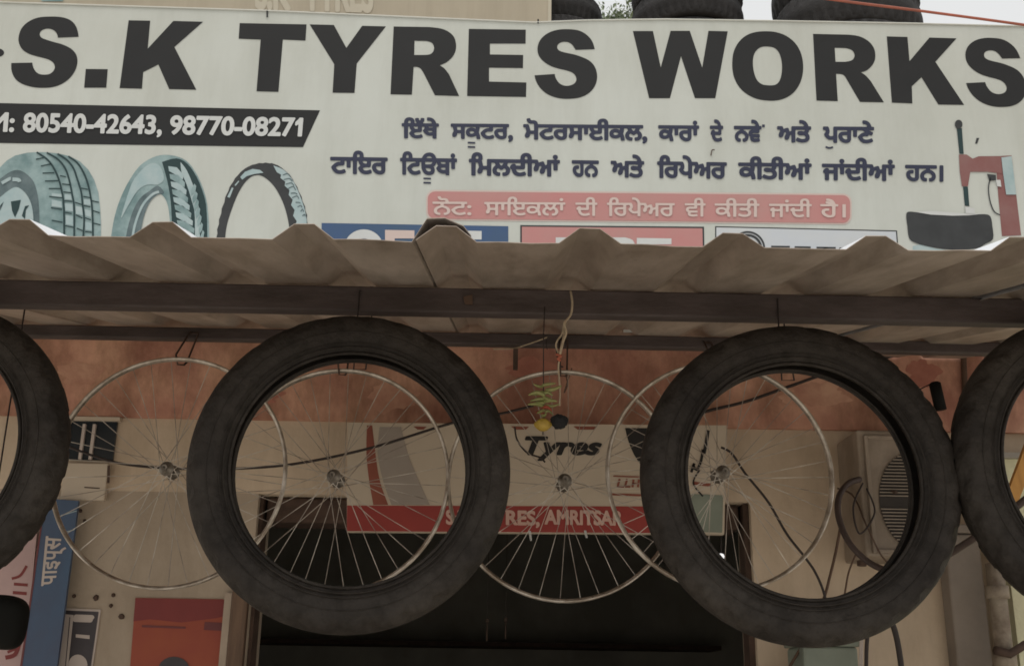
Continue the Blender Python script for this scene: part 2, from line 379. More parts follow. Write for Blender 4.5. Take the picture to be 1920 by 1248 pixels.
# doorway lining
fr = box('door_frame', DX0-0.055, DX0-0.001, Y_WALL-0.03, Y_WALL+0.2, 0, P(470, 1085, Y_WALL).z, M['wood_frame'], shop, b=0.006)
box('pale_edge', DX0-0.08, DX0-0.0565, Y_WALL-0.022, Y_WALL+0.02, 0, P(440, 1112, Y_WALL).z, M['pale_frame'], fr)
box('shutter_channel', DX0+0.001, DX0+0.012, Y_WALL+0.03, Y_WALL+0.12, 0, DZ-0.002, M['rust'], shop)
box('shutter_channel', DX1-0.02, DX1-0.001, Y_WALL+0.03, Y_WALL+0.12, 0, DZ-0.002, M['rust'], shop)
# rolled-up shutter slats just inside the lintel
V, F = [], []
sh = box('shutter_box', DX0+0.02, DX1-0.03, Y_WALL+0.05, Y_WALL+0.21, DZ-0.09, DZ-0.003, M['rust'], shop, b=0.01)

# pillar and side of the neighbouring shop at the right
pil = thing('plaster_pillar', 'grey brown plaster pillar at the lower right beside the cream wall', 'pillar', (P(1830, 1200, 3.77).x, 3.77, 0))
px0, px1 = P(1791, 1200, 3.77).x, P(1858, 1200, 3.77).x
PTOP = P(1800, 1000, 3.77).z
box('shaft', px0, px1, 3.77, Y_WALL-0.002, 0, PTOP, M['concrete'], pil, b=0.008)
box('cap', px0-0.0, px1+0.02, 3.75, Y_WALL-0.021, PTOP+0.001, PTOP+0.03, M['concrete'], pil, b=0.006)
nb = thing('neighbour_wall', 'pale green wall of the neighbouring shop at the right edge', 'wall', (1.9, 3.3, 0))
gx = P(1896, 1100, 3.7).x
box('wall_face', gx, gx+1.6, 3.7, 3.76, 0, P(1900, 860, 3.7).z, M['green_wall'], nb)
box('coping', gx-0.01, gx+1.6, 3.68, 3.765, P(1900, 860, 3.7).z+0.001, P(1900, 850, 3.7).z, M['parapet'], nb)
pp = thing('drain_pipe', 'weathered brown drain pipe with socket between pillar and pale green wall', 'pipe', (P(1878, 1200, 3.66).x, 3.66, 0))
q0 = P(1878, 1180, 3.66); q1 = P(1868, 1085, 3.66)
tube('pipe', [Vector((q0.x, 3.66, 0)), Vector((q0.x, 3.66, q0.z)), Vector((q0.x, 3.66, q1.z+0.05))], 0.028, M['pipe'], pp, seg=12)
for py in (1236, 1110):
    zz = P(1878, py, 3.66).z; tube('socket', [Vector((q0.x, 3.66, zz-0.02)), Vector((q0.x, 3.66, zz+0.02))], 0.036, M['pipe'], pp, seg=12)
zz = P(1878, 1195, 3.66).z
tube('valve', [Vector((q0.x-0.05, 3.61, zz-0.04)), Vector((q0.x, 3.62, zz-0.05)), Vector((q0.x+0.05, 3.61, zz-0.02))], 0.014, M['rust'], pp)

# ------------------------------------------------------------------ corrugated awning
zA = P(700, 452, Y_EDGE).z; zB = P(960, 540, Y_B1).z
SL = (zB-zA)/(Y_B1-Y_EDGE)
def roof_z(y): return zA + SL*(y-Y_EDGE)
xs_c = {0: 12, 1: 298, 2: 570, 3: 845, 4: 1113, 5: 1388, 6: 1640, 7: 1888}
ra = np.polyfit(list(xs_c), [P(v, 425+0.012*v, Y_EDGE).x for v in xs_c.values()], 1); PITCH_R, RX0 = ra[0], ra[1]
awn = thing('corrugated_awning', 'brown corrugated metal awning on dark steel beams under the signboard', 'awning', (0, Y_B1, 0))
CW, FLK, RH = 0.14, 0.145, 0.0245         # crest and flank widths as shares of the pitch, rib height
def sheet(k0, k1, lift, ydx, tilt=0.0):
    prof = []                      # (x, dz)
    for k in range(k0, k1+1):
        c = RX0+PITCH_R*k; h = RH + (0.009 if (k == k1) else 0.0)
        L = PITCH_R*FLK; hw = PITCH_R*CW/2
        if k == k0:
            prof += [(c-hw-L*0.95, 0.002), (c-hw, h), (c+hw, h), (c+hw+L, 0)]
        elif k == k1:
            prof += [(c-hw-L-0.006, 0.0), (c-hw-0.016, h+0.006), (c-0.004, h+0.008), (c+hw+0.010, h-0.004), (c+hw+L*0.7, 0.014)]
        else: prof += [(c-hw-L, 0), (c-hw, h), (c+hw, h), (c+hw+L, 0)]
        if k < k1:                # flat pan with two faint swages
            c2 = c+PITCH_R; a0, a1 = c+hw+L, c2-hw-L; s = a1-a0
            for t, d in ((0.33, 0.0), (0.66, 0.0)): prof.append((a0+s*t, d))
    ny = 9; ys = [Y_EDGE+ydx+(Y_WALL-0.03-Y_EDGE-ydx)*(j/(ny-1))**1.3 for j in range(ny)]
    V, F, mi = [], [], []; n = len(prof); T = 0.0012
    ph = random.random()*6
    for layer in (0, 1):
        for j, y in enumerate(ys):
            for i, (x, d) in enumerate(prof):
                wob = 0.0010*math.sin(x*23+ph)*math.exp(-(y-Y_EDGE)*3) + 0.0007*math.sin(x*61+ph*2)*math.exp(-(y-Y_EDGE)*5)
                V.append((x, y + 0.003*math.sin(x*9+ph), roof_z(y)+d+lift+wob+tilt*(y-Y_EDGE)*0+T*layer))
    o = ny*n
    for j in range(ny-1):
        for i in range(n-1):
            F.append((j*n+i, (j+1)*n+i, (j+1)*n+i+1, j*n+i+1)); mi.append(0)
            F.append((o+j*n+i, o+j*n+i+1, o+(j+1)*n+i+1, o+(j+1)*n+i)); mi.append(1)
    for i in range(n-1):
        F.append((i, i+1, o+i+1, o+i)); mi.append(0)
        q = (ny-1)*n; F.append((q+i+1, q+i, o+q+i, o+q+i+1)); mi.append(0)
    for j in range(ny-1):
        F.append(((j+1)*n, j*n, o+j*n, o+(j+1)*n)); mi.append(0)
        q = n-1; F.append((j*n+q, (j+1)*n+q, o+(j+1)*n+q, o+j*n+q)); mi.append(0)
    ob = mesh_obj('roof_sheet', V, F, [M['sheet_under'], M['sheet_top']], awn)
    ob.data.polygons.foreach_set('material_index', mi)
    return ob
sheet(-6, -2, 0.0, 0.0); sheet(-2, 3, 0.002, 0.012); sheet(3, 8, 0.0, -0.006); sheet(8, 12, -0.010, 0.004)
def beam(name, Y, py_top, py_bot, dep):
    zt = roof_z(Y)-0.001; zb = P(960, py_bot, Y).z
    o = box(name, -2.3, 2.6, Y, Y+dep, zb, zt, M['steel_brown'], awn, b=0.004); return zb, zt
B1Z0, B1Z1 = beam('front_beam', Y_B1, 540, 588, 0.035)
B2Z0, B2Z1 = beam('rear_beam', Y_B2, 608, 646, 0.035)
for X in (-2.2, 2.5): box('post', X-0.03, X+0.03, Y_B1+0.036, Y_B1+0.096, 0, roof_z(Y_B1)-0.001, M['steel_brown'], awn, b=0.004)
for X in (-2.2, 2.5): box('rafter', X-0.02, X+0.02, Y_B1+0.107, Y_WALL-0.035, roof_z(Y_B1)-0.06, roof_z(Y_B1)-0.02, M['steel_brown'], awn)
# ------------------------------------------------------------------ main signboard
sign = thing('shop_signboard', 'large cream shop signboard lettered S.K TYRES WORKS above the awning', 'signboard', (0, Y_SIGN, 2.9))
outline = [(-260, -3), (0, 3), (500, 19), (1000, 41), (1100, 37), (1250, 35), (1450, 38), (1720, 43), (2150, 54), (2150, 600), (-260, 560)]
fv = [P(x, y, Y_SIGN) for x, y in outline]; n = len(fv)
bv = [v+Vector((0, 0.05, 0)) for v in fv]
fc = [tuple(range(n))[::-1], tuple(range(n, 2*n))]+[(i, (i+1) % n, n+(i+1) % n, n+i) for i in range(n)]
bm = bmesh.new(); bvv = [bm.verts.new(v-root_of(sign)) for v in fv+bv]
for f in fc: bm.faces.new([bvv[i] for i in f])
bmesh.ops.recalc_face_normals(bm, faces=bm.faces[:])
me = bpy.data.meshes.new('panel'); bm.to_mesh(me); bm.free(); me.materials.append(M['flex'])
po = bpy.data.objects.new('panel', me); COL.objects.link(po); po.parent = sign
V, F = merge([tube_vf([P(outline[i][0], outline[i][1]+1.5, Y_SIGN-0.002) for i in range(9)], 0.0035, 6)])
mesh_obj('top_hem', V, F, M['flex_edge'], sign, smooth=True)
for (px, py, h) in ((501, 26, 7), (1009, 40, 4)): print_poly('tie_knot', [[(px-1.5, py-h), (px+1.5, py-h), (px+1.5, py+h), (px-1.5, py+h)]], Y_SIGN, M['ink'], sign, 4)
def letter(loops): return print_poly('letter', loops, Y_SIGN, M['ink'], sign, 1)
S1 = [(1150,385),(1140,320),(1115,240),(1060,165),(970,115),(850,92),(720,90),(590,98),(480,130),(380,190),(310,270),(275,370),(272,450),(300,530),(350,590),(430,635),(530,668),(640,695),(720,722),(775,760),(800,810),(795,860),(760,905),(710,932),(640,938),(580,930),(530,900),(495,850),(478,800),(472,762),(165,768),(165,850),(185,930),(230,1005),(300,1060),(400,1100),(520,1125),(650,1130),(770,1120),(890,1080),(990,1015),(1060,940),(1110,850),(1132,750),(1120,660),(1075,590),(1000,535),(900,492),(800,465),(700,435),(620,405),(585,370),(582,330),(610,292),(660,270),(710,266),(770,280),(815,315),(838,355),(848,398)]
letter([smooth_loop(z(S1, 0, 20, 7.8), (0, 29, 30, len(S1)-1))])
letter([z([(418,337),(525,338),(518,428),(410,428)], 0, 0, 2.6)])
letter([z([(627,100),(732,102),(720,238),(845,103),(990,107),(850,230),(957,438),(825,435),(772,315),(698,352),(692,433),(583,430)], 0, 0, 2.6)])
letter([z([(60,88),(862,103),(850,297),(578,285),(525,912),(262,905),(312,285),(48,275)], 440, 30, 6.4)])
letter([z([(900,103),(1190,110),(1340,385),(1530,120),(1815,127),(1465,572),(1438,925),(1175,922),(1195,580)], 440, 30, 6.4)])
R1 = [(85,47),(400,52),(500,65),(570,95),(615,140),(632,200),(628,260),(600,315),(550,360),(490,388),(530,415),(570,465),(660,657),(447,650),(345,450),(320,415),(290,402),(260,402),(245,645),(57,642)]
R1h = [(268,172),(375,175),(420,190),(440,230),(430,270),(400,292),(350,297),(265,297)]
letter([smooth_loop(z(R1, 720, 40, 4.683), (0, 1, 9, 11, 12, 13, 14, 17, 18, 19)), smooth_loop(z(R1h, 720, 40, 4.683), (0, 1, 6, 7))])
letter([z([(745,68),(1245,75),(1243,197),(930,197),(930,292),(1222,297),(1220,412),(922,408),(922,530),(1250,538),(1247,665),(730,657)], 720, 40, 4.683)])
S2 = [(1212,410),(1180,310),(1130,235),(1050,170),(950,130),(820,118),(700,122),(580,150),(480,205),(410,280),(375,375),(380,470),(420,545),(490,610),(580,660),(690,695),(790,718),(870,745),(920,785),(942,840),(930,890),(890,925),(820,945),(750,938),(690,905),(650,850),(632,810),(625,772),(330,792),(350,870),(400,960),(480,1040),(580,1095),(700,1128),(830,1135),(960,1122),(1070,1085),(1160,1020),(1220,930),(1245,830),(1235,730),(1195,640),(1120,570),(1010,520),(900,485),(780,460),(700,435),(665,400),(665,355),(700,318),(760,302),(830,310),(880,345),(910,385),(930,420)]
S2p = smooth_loop(z(S2, 960, 40, 7.8), (0, 27, 28, len(S2)-1))
letter([S2p])
letter([z([(38,105),(250,105),(333,490),(437,103),(640,103),(772,492),(838,103),(1042,108),(910,815),(695,815),(547,370),(430,815),(210,815)], 1180, 40, 5.647)])
Oo = [(1460,107),(1560,118),(1660,155),(1750,225),(1810,320),(1838,430),(1838,540),(1810,650),(1750,745),(1670,805),(1570,838),(1460,840),(1350,822),(1250,775),(1170,705),(1115,610),(1092,510),(1092,400),(1110,310),(1160,220),(1240,150),(1340,115)]
Oh = [(1460,268),(1530,280),(1580,325),(1608,400),(1617,480),(1610,570),(1585,640),(1540,675),(1460,678),(1400,665),(1350,620),(1320,540),(1308,450),(1315,370),(1345,310),(1395,275)]
letter([smooth_loop(z(Oo, 1180, 40, 5.647)), smooth_loop(z(Oh, 1180, 40, 5.647))])
R2 = [(68,65),(380,72),(470,85),(550,125),(600,185),(615,250),(605,310),(570,360),(530,390),(488,402),(530,430),(575,480),(690,665),(480,662),(350,440),(325,420),(270,415),(285,655),(98,650)]
R2h = [(258,187),(360,190),(410,208),(432,245),(425,280),(400,300),(350,310),(265,310)]
letter([smooth_loop(z(R2, 1510, 50, 4.683), (0, 1, 9, 11, 12, 13, 14, 16, 17, 18)), smooth_loop(z(R2h, 1510, 50, 4.683), (0, 1, 6, 7))])
letter([z([(715,87),(897,92),(915,305),(1090,97),(1328,104),(1142,310),(1395,688),(1168,685),(1020,445),(935,525),(940,675),(760,668)], 1510, 50, 4.683)])
src = np.array([(1002.3,141.5,1),(1115.4,92.6,1),(1008,88,1)]); dst = np.array([(1811.5,156),(1913.2,109.5),(1810,103)])
AF = np.linalg.solve(src, dst)
letter([[tuple(np.array((x, y, 1))@AF) for x, y in S2p]])
print_poly('letter', [[(-9+12*math.cos(a)*1.4, 99+9*math.sin(a)) for a in [i*math.pi/8 for i in range(16)]]], Y_SIGN, M['ink'], sign, 1)

# phone band
pb = print_poly('phone_band', [[(-240, 188), (600, 207), (568, 276), (-240, 265)]], Y_SIGN, M['ink'], sign, 1)
def flag1(loops):                      # gives the plain figure 1 of the font its flag
    out = []
    for l in loops:
        wdt, hgt = np.ptp(l[:, 0]), np.ptp(l[:, 1])
        if hgt > 0.6 and wdt < 0.13:
            x, t = l[:, 0].min(), l[:, 1].max(); out.append(np.array([(x+0.02, t), (x-0.13, t-0.16), (x-0.13, t-0.25), (x+0.03, t-0.15)])[::-1])
    return out
def yb(x): return 248.5+(x-42)*8.2/524
def yt(x): return 211+(x-42)*9.5/524
for s, a, b in (('M:', -22, 26), ('80540-42643,', 42, 303), ('98770-08271', 317, 566)):
    text_print('number', s, [(a, yb(a)), (b, yb(b)), (b+3, yt(b)), (a+3, yt(a))], M['inkwhite'], pb, Y_SIGN, 3, 0.036, ref='8', extra=flag1 if a > 300 else None, cell=0.018)
# Gurmukhi lines
SIH = '\u0a3f'
def pre(s):                            # the vowel sign i is written before its consonant
    out = []
    for ch in s:
        if ch == SIH: out.insert(len(out)-1, ch)
        else: out.append(ch)
    return ''.join(out)
def gline(words, hx, h0, h1, b0, b1, m, parent, bold, layer):
    x0, x1 = hx
    for s, a, b in words:
        f = lambda x, p, q: p+(q-p)*(x-x0)/(x1-x0)
        text_print('word', pre(s), [(a, f(a, b0, b1)), (b, f(b, b0, b1)), (b, f(b, h0, h1)), (a, f(a, h0, h1))], m, parent, Y_SIGN, layer, bold, ref='ਰ', cell=0.022)
gline([('ਇੱਥੇ', 753, 823), ('ਸਕਟਰ,', 845, 962), ('ਮੋਟਰਸਾਈਕਲ,', 981, 1214), ('ਕਾਰਾਂ', 1234, 1311), ('ਦੇ', 1331, 1356), ('ਨਵੇ', 1376, 1428), ('ਅਤੇ', 1457, 1521), ('ਪਰਾਣੇ', 1543, 1639)],
      (753, 1639), 231, 238, 259.5, 269, M['navy'], sign, 0.042, 2)
gline([('ਟਾਇਰ', 619, 727), ('ਟਿੳਬਾਂ', 750, 857), ('ਮਿਲਦੀਆਂ', 879, 1050), ('ਹਨ', 1072, 1123), ('ਅਤੇ', 1145, 1208), ('ਰਿਪੇਅਰ', 1232, 1363), ('ਕੀਤੀਆਂ', 1384, 1522), ('ਜਾਂਦੀਆਂ', 1541, 1678), ('ਹਨ।', 1697, 1769)],
      (619, 1769), 294, 310, 326, 341, M['navy'], sign, 0.042, 2)
for st in (([(877, 267.5), (891, 268)], 3.2), ([(877, 275.5), (891, 276)], 3.2), ([(794, 334.5), (808, 335)], 3.2), ([(794, 342.5), (808, 343)], 3.2), ([(1548, 275.5), (1555, 277.5), (1562, 276)], 3.4), ([(1429, 236), (1434, 236.3)], 5)):
    print_strokes('vowel_mark', [st], Y_SIGN, M['navy'], sign, 2)
def rrect(tl, tr, br, bl, r):
    out = []
    for (cx, cy), a0, sx, sy in ((tl, 180, 1, 1), (tr, 270, -1, 1), (br, 0, -1, -1), (bl, 90, 1, -1)):
        for k in range(6):
            a = math.radians(a0+18*k); out.append((cx+sx*r+r*math.cos(a), cy+sy*r+r*math.sin(a)))
    return out
print_poly('note_border', [rrect((799, 356), (1597, 363), (1597, 421), (799, 413), 16)], Y_SIGN, M['pink_light'], sign, 1)
note = print_poly('note_band', [rrect((802, 359), (1594, 366), (1594, 418), (802, 410), 14)], Y_SIGN, M['pink'], sign, 2)
gline([('ਨੋਟ:', 811, 884), ('ਸਾਇਕਲਾਂ', 908, 1060), ('ਦੀ', 1079, 1120), ('ਰਿਪੇਅਰ', 1138, 1265), ('ਵੀ', 1284, 1323), ('ਕੀਤੀ', 1340, 1424), ('ਜਾਂਦੀ', 1442, 1522), ('ਹੈ।', 1538, 1586)],
      (811, 1586), 378, 383, 403, 408, M['pink_light'], note, 0.020, 4)
# brand panels, their lower halves behind the awning edge
l1 = print_poly('logo_panel', [[(603, 418), (953, 424), (953, 520), (603, 514)]], Y_SIGN, M['blue'], sign, 1)
ring = [(682+38*math.cos(a), 468+38*math.sin(a)) for a in [math.radians(-30-10*i) for i in range(31)]]
ring += [(682+21*math.cos(a), 468+21*math.sin(a)) for a in [math.radians(-330+10*i) for i in range(31)]]
print_poly('logo_letter', [ring], Y_SIGN, M['inkwhite'], l1, 2)
print_poly('logo_letter', [[(722, 431), (777, 432), (777, 447), (740, 447), (740, 461), (775, 461), (775, 475), (740, 475), (740, 490), (777, 490), (777, 505), (722, 505)]], Y_SIGN, M['pink_light'], l1, 2)
print_poly('logo_letter', [[(818, 432), (836, 432), (862, 507), (842, 507), (827, 460), (812, 507), (792, 507)]], Y_SIGN, M['inkwhite'], l1, 2)
print_poly('logo_letter', [[(845, 432), (903, 433), (903, 449), (884, 449), (884, 508), (864, 508), (864, 449), (845, 449)]], Y_SIGN, M['inkwhite'], l1, 2)
def framed(quad, mfill, wd=3.0):
    (a, b, c, d) = quad
    print_poly('logo_border', [quad], Y_SIGN, M['print_grey'], sign, 1)
    return print_poly('logo_panel', [[(a[0]+wd, a[1]+wd), (b[0]-wd, b[1]+wd), (c[0]-wd, c[1]-wd), (d[0]+wd, d[1]-wd)]], Y_SIGN, mfill, sign, 2)
l2 = framed([(975.5, 422), (1320, 425), (1322, 525), (975.5, 520)], M['pink'])
print_poly('logo_letter', [[(1042, 445), (1068, 445), (1088, 475), (1108, 445), (1131, 445), (1131, 510), (1110, 510), (1110, 478), (1088, 500), (1064, 478), (1064, 510), (1042, 510)]], Y_SIGN, M['inkwhite'], l2, 3)
print_poly('logo_letter', [smooth_loop([(1136, 445), (1172, 445), (1186, 450), (1191, 462), (1186, 475), (1174, 481), (1192, 510), (1170, 510), (1156, 483), (1156, 510), (1136, 510)], (0, 1, 5, 6, 7, 8, 9, 10)), [(1156, 458), (1168, 458), (1170, 466), (1156, 470)]], Y_SIGN, M['inkwhite'], l2, 3)
print_poly('logo_letter', [[(1194, 446), (1259, 447), (1259, 458), (1216, 458), (1216, 472), (1250, 472), (1250, 484), (1216, 484), (1216, 511), (1194, 511)]], Y_SIGN, M['inkwhite'], l2, 3)
l3 = framed([(1341, 424), (1682, 432), (1689, 530), (1341, 522)], M['pale_blue'], 2.2)
arcp = lambda r: [(1402+r*math.cos(a)*1.0, 466-r*math.sin(a)) for a in [math.radians(8*i) for i in range(0, 18)]]
print_strokes('logo_arc', [(arcp(31), 3.5), (arcp(25), 4.5)], Y_SIGN, M['print_grey'], l3, 3)
print_strokes('logo_lettering', [([(1446, 463), (1481, 463.5)], 5), ([(1463, 463), (1463, 500)], 8), ([(1490, 464), (1520, 464.5)], 5), ([(1500, 464), (1500, 500)], 8), ([(1531, 465), (1567, 465.5)], 5), ([(1574, 466.5), (1590, 467)], 5), ([(1549, 464), (1549, 500)], 8)], Y_SIGN, M['print_grey'], l3, 3)
# printed tyre pictures
zc = lambda p: z(p, 0, 270, 6.4)
car = print_poly('printed_car_tyre', [zc([(-420,1330),(-400,900),(-330,640),(-220,450),(-90,330),(0,280),(80,200),(180,140),(330,105),(450,98),(560,100),(700,115),(830,145),(960,210),(1060,310),(1130,430),(1180,580),(1200,750),(1212,950),(1212,1330)])], Y_SIGN, M['teal'], sign, 1)
print_poly('sidewall_print', [zc(smooth_loop([(-330,1330),(-300,880),(-200,600),(-80,470),(0,420),(130,330),(250,320),(380,420),(440,560),(470,800),(480,1330)], (0, 10)))], Y_SIGN, M['teal_dark'], car, 2)
print_poly('wheel_print', [zc(smooth_loop([(-260,1330),(-240,950),(-150,750),(0,640),(100,560),(190,517),(270,555),(340,640),(385,760),(402,940),(402,1330)], (0, 10)))], Y_SIGN, M['teal_pale'], car, 3)
print_poly('wheel_gap_print', [zc([(130,690),(250,670),(225,780),(180,880),(145,800)])], Y_SIGN, M['teal_ink'], car, 4)
print_poly('wheel_gap_print', [zc([(262,860),(300,745),(350,735),(310,790),(300,900)])], Y_SIGN, M['teal_ink'], car, 4)
print_poly('wheel_gap_print', [zc([(0,740),(45,690),(0,800)])], Y_SIGN, M['teal_ink'], car, 4)
print_strokes('sidewall_lettering', [(zc([(20,470),(110,420),(130,415)]), 6), (zc([(150,425),(220,430),(235,455)]), 7)], Y_SIGN, M['teal_pale'], car, 4)
G = [[(440,100),(560,180),(640,280),(700,410),(740,560),(765,740),(770,1080),(770,1330)], [(560,105),(690,180),(780,290),(830,430),(865,600),(890,760),(890,1100),(890,1330)], [(690,118),(800,190),(880,290),(930,430),(975,580),(990,720),(1010,900),(1000,1100),(1000,1330)], [(820,148),(930,230),(1010,360),(1060,500),(1095,680),(1110,850),(1115,1110),(1115,1330)]]
X = [(430,185,540,160),(490,265,610,240),(510,350,650,345),(540,445,700,440),(585,535,725,535),(590,630,745,645),(610,765,745,785),(620,915,750,940),(720,380,790,395),(745,480,840,490),(760,575,850,585),(765,680,870,690),(780,820,860,835),(780,980,880,1000),(975,530,1055,545),(1000,630,1085,645),(1005,740,1085,755),(1020,885,1090,910),(1020,1050,1100,1060),(1095,680,1185,700),(1115,800,1195,825),(1120,950,1205,970),(900,700,990,730),(910,850,990,890),(920,1010,990,1040)]
print_strokes('tread_groove_print', [(zc(g), 3.4) for g in G]+[(zc([(a, b), (c, d)]), 2.2) for a, b, c, d in X], Y_SIGN, M['teal_ink'], car, 3)
hl = [[(620,590),(740,600),(745,640),(620,625)], [(775,600),(850,610),(860,670),(780,665)], [(775,710),(870,720),(875,810),(785,800)], [(785,850),(875,865),(880,980),(790,965)], [(905,740),(985,760),(995,860),(910,840)], [(1005,660),(1085,670),(1090,735),(1005,725)], [(1015,780),(1095,800),(1095,880),(1025,860)], [(620,665),(740,690),(745,765),(620,745)], [(1020,930),(1100,950),(1105,1040),(1025,1030)]]
for q in hl: print_poly('tread_block_print', [zc(q)], Y_SIGN, M['teal_pale'], car, 2)
zm = lambda p: z(p, 0, 0, 2.6)
moto = print_poly('printed_motorcycle_tyre', [zm(smooth_loop([(530,1290),(540,1165),(560,1050),(590,960),(630,880),(680,810),(740,770),(800,755),(870,765),(920,795),(965,860),(1000,950),(1015,1040),(1020,1165),(1020,1290),(832,1290),(830,1165),(828,1080),(818,1000),(795,955),(765,945),(735,975),(705,1040),(685,1120),(672,1200),(665,1290)], (0, 14, 15, 25)))], Y_SIGN, M['teal'], sign, 1)
print_poly('sidewall_print', [zm(smooth_loop([(605,1290),(612,1165),(640,1050),(680,970),(730,930),(770,905),(800,940),(770,948),(735,978),(706,1040),(688,1120),(676,1200),(670,1290)], (0, 12)))], Y_SIGN, M['teal_dark'], moto, 2)
print_strokes('bead_print', [(zm([(640,1290),(650,1130),(690,1010),(740,950),(775,935)]), 4.5)], Y_SIGN, M['teal_pale'], moto, 3)
print_poly('sidewall_light_print', [zm(smooth_loop([(640,900),(690,830),(740,795),(780,810),(800,870),(770,900),(720,900),(670,930),(620,1010),(590,1060)], ()))], Y_SIGN, M['teal_pale'], moto, 2)
print_poly('tread_print', [zm(smooth_loop([(790,790),(860,772),(915,800),(960,865),(993,950),(1008,1040),(1012,1290),(845,1290),(838,1100),(832,980),(815,880)], (0, 6, 7)))], Y_SIGN, M['teal_ink'], moto, 2)
print_poly('tread_rib_print', [zm(smooth_loop([(880,790),(910,830),(940,900),(962,980),(975,1060),(972,1290),(948,1290),(950,1060),(935,980),(910,900),(885,840)], (0, 5, 6)))], Y_SIGN, M['teal_pale'], moto, 3)
for i in range(9):
    t = i/8; bx = 900+62*t; by = 850+300*t
    print_poly('tread_block_print', [zm([(bx-6, by+2), (bx-38-15*t, by-34), (bx-80-14*t, by-40), (bx-76-14*t, by-16), (bx-34-12*t, by+8), (bx-8, by+26)])], Y_SIGN, M['teal' if i % 2 else 'teal_pale'], moto, 4)
    if i > 1: print_poly('tread_block_print', [zm([(bx+14, by+4), (bx+34-8*t, by-30), (bx+44-10*t, by-18), (bx+40-10*t, by+8), (bx+18, by+30)])], Y_SIGN, M['teal'], moto, 4)
zb_ = lambda p: z(p, 300, 270, 5.647)
bo = [(598,1180),(600,1000),(620,850),(660,680),(720,500),(800,360),(900,260),(1010,212),(1120,200),(1220,215),(1310,270),(1400,370),(1470,500),(1530,660),(1558,800),(1560,1000),(1560,1180)]
bi = [(1370,1180),(1368,1000),(1365,860),(1330,700),(1280,570),(1210,450),(1130,370),(1050,330),(970,345),(890,420),(820,540),(760,690),(710,850),(690,1000),(688,1180)]
jag = []
for i, q in enumerate(smooth_loop(bo, (0, 16))[:16*3]): jag.append((q[0]+(7 if i % 2 else -4)*(1 if q[0] > 1050 else -1), q[1]+(4 if i % 2 else -3)))
bic = print_poly('printed_bicycle_tyre', [zb_(jag+smooth_loop(bi, (0, 14))[:14*3+1])], Y_SIGN, M['print_grey'], sign, 1)
print_poly('sidewall_label_print', [zb_([(850,350),(900,295),(980,264),(1060,275),(1095,305),(1000,318),(920,340),(870,378)])], Y_SIGN, M['teal_pale'], bic, 2)
print_poly('sidewall_label_print', [zb_([(790,435),(830,388),(838,398),(800,445)])], Y_SIGN, M['teal_pale'], bic, 2)
print_poly('sidewall_label_print', [zb_([(712,560),(762,460),(778,468),(738,570)])], Y_SIGN, M['teal_pale'], bic, 2)
kn_o = smooth_loop([(1200,228),(1310,275),(1400,375),(1465,505),(1525,665),(1552,800),(1552,860)], (0, 6))[:19]
kn_i = smooth_loop([(1440,860),(1410,700),(1375,540),(1310,400),(1250,300)], (0, 4))[:13]
kn_i = [(x+(16 if i % 2 else -12), y) for i, (x, y) in enumerate(kn_i)]
print_poly('knob_print', [zb_(kn_o+kn_i)], Y_SIGN, M['teal_pale'], bic, 2)
print_strokes('knob_gap_print', [(zb_([(1300+i*22+random.uniform(-15, 15), 330+i*48), (1350+i*20, 318+i*48+random.uniform(-14, 14)), (1385+i*17, 350+i*46)]), 1.8) for i in range(10)], Y_SIGN, M['teal_dark'], bic, 3)
# printed tyre changer
zt_ = lambda p: z(p, 1660, 200, 4.457)
tc = print_poly('printed_tyre_changer', [zt_([(930,560),(968,412),(1055,408),(1090,700),(1135,1075),(975,1082),(945,760)])], Y_SIGN, M['print_maroon'], sign, 1)
print_poly('arm_print', [zt_([(615,400),(680,400),(730,435),(780,415),(966,413),(975,560),(850,545),(710,545),(690,665),(640,665),(622,540)])], Y_SIGN, M['print_maroon'], tc, 2)
print_poly('panel_print', [zt_([(970,425),(1055,414),(1095,735),(1010,735),(985,560)])], Y_SIGN, M['teal_pale'], tc, 3)
print_poly('rod_print', [zt_([(597,180),(640,180),(655,395),(620,395)])], Y_SIGN, M['teal_ink'], tc, 2)
print_poly('knob_print', [zt_([(613+32*math.cos(a), 148+38*math.sin(a)) for a in [i*math.pi/8 for i in range(16)]])], Y_SIGN, M['print_grey'], tc, 3)
print_poly('rod_print', [zt_([(650,668),(690,668),(702,832),(664,827)])], Y_SIGN, M['teal_ink'], tc, 2)
print_poly('foot_print', [zt_([(668,832),(745,850),(752,895),(672,890)])], Y_SIGN, M['inkwhite'], tc, 4)
print_strokes('hose_print', [(zt_([(880,590),(862,680),(876,790),(910,875),(958,905)]), 2.2)], Y_SIGN, M['print_grey'], tc, 3)
print_poly('motor_print', [zt_([(850,562),(925,570),(925,615),(870,620)])], Y_SIGN, M['print_grey'], tc, 3)
print_poly('label_print', [zt_([(925,612),(962,612),(970,670),(935,665)])], Y_SIGN, M['inkwhite'], tc, 4)
print_poly('tyre_print', [zt_(smooth_loop([(175,900),(215,877),(380,900),(560,910),(700,905),(830,898),(880,920),(895,1000),(900,1105),(830,1150),(760,1185),(560,1195),(380,1172),(260,1140),(200,1100),(185,1000)]))], Y_SIGN, M['print_grey'], tc, 2)
print_poly('rim_print', [zt_([(255,880),(400,872),(640,890),(820,895),(700,908),(560,911),(380,902)])], Y_SIGN, M['inkwhite'], tc, 3)
print_poly('gleam_print', [zt_([(230,1165),(300,1150),(420,1185),(560,1205),(700,1195),(700,1230),(230,1230)])], Y_SIGN, M['teal_pale'], tc, 1)
print_poly('stain_mark', [zt_([(762,262),(785,262),(768,310),(750,310)])], Y_SIGN, M['print_grey'], sign, 1)
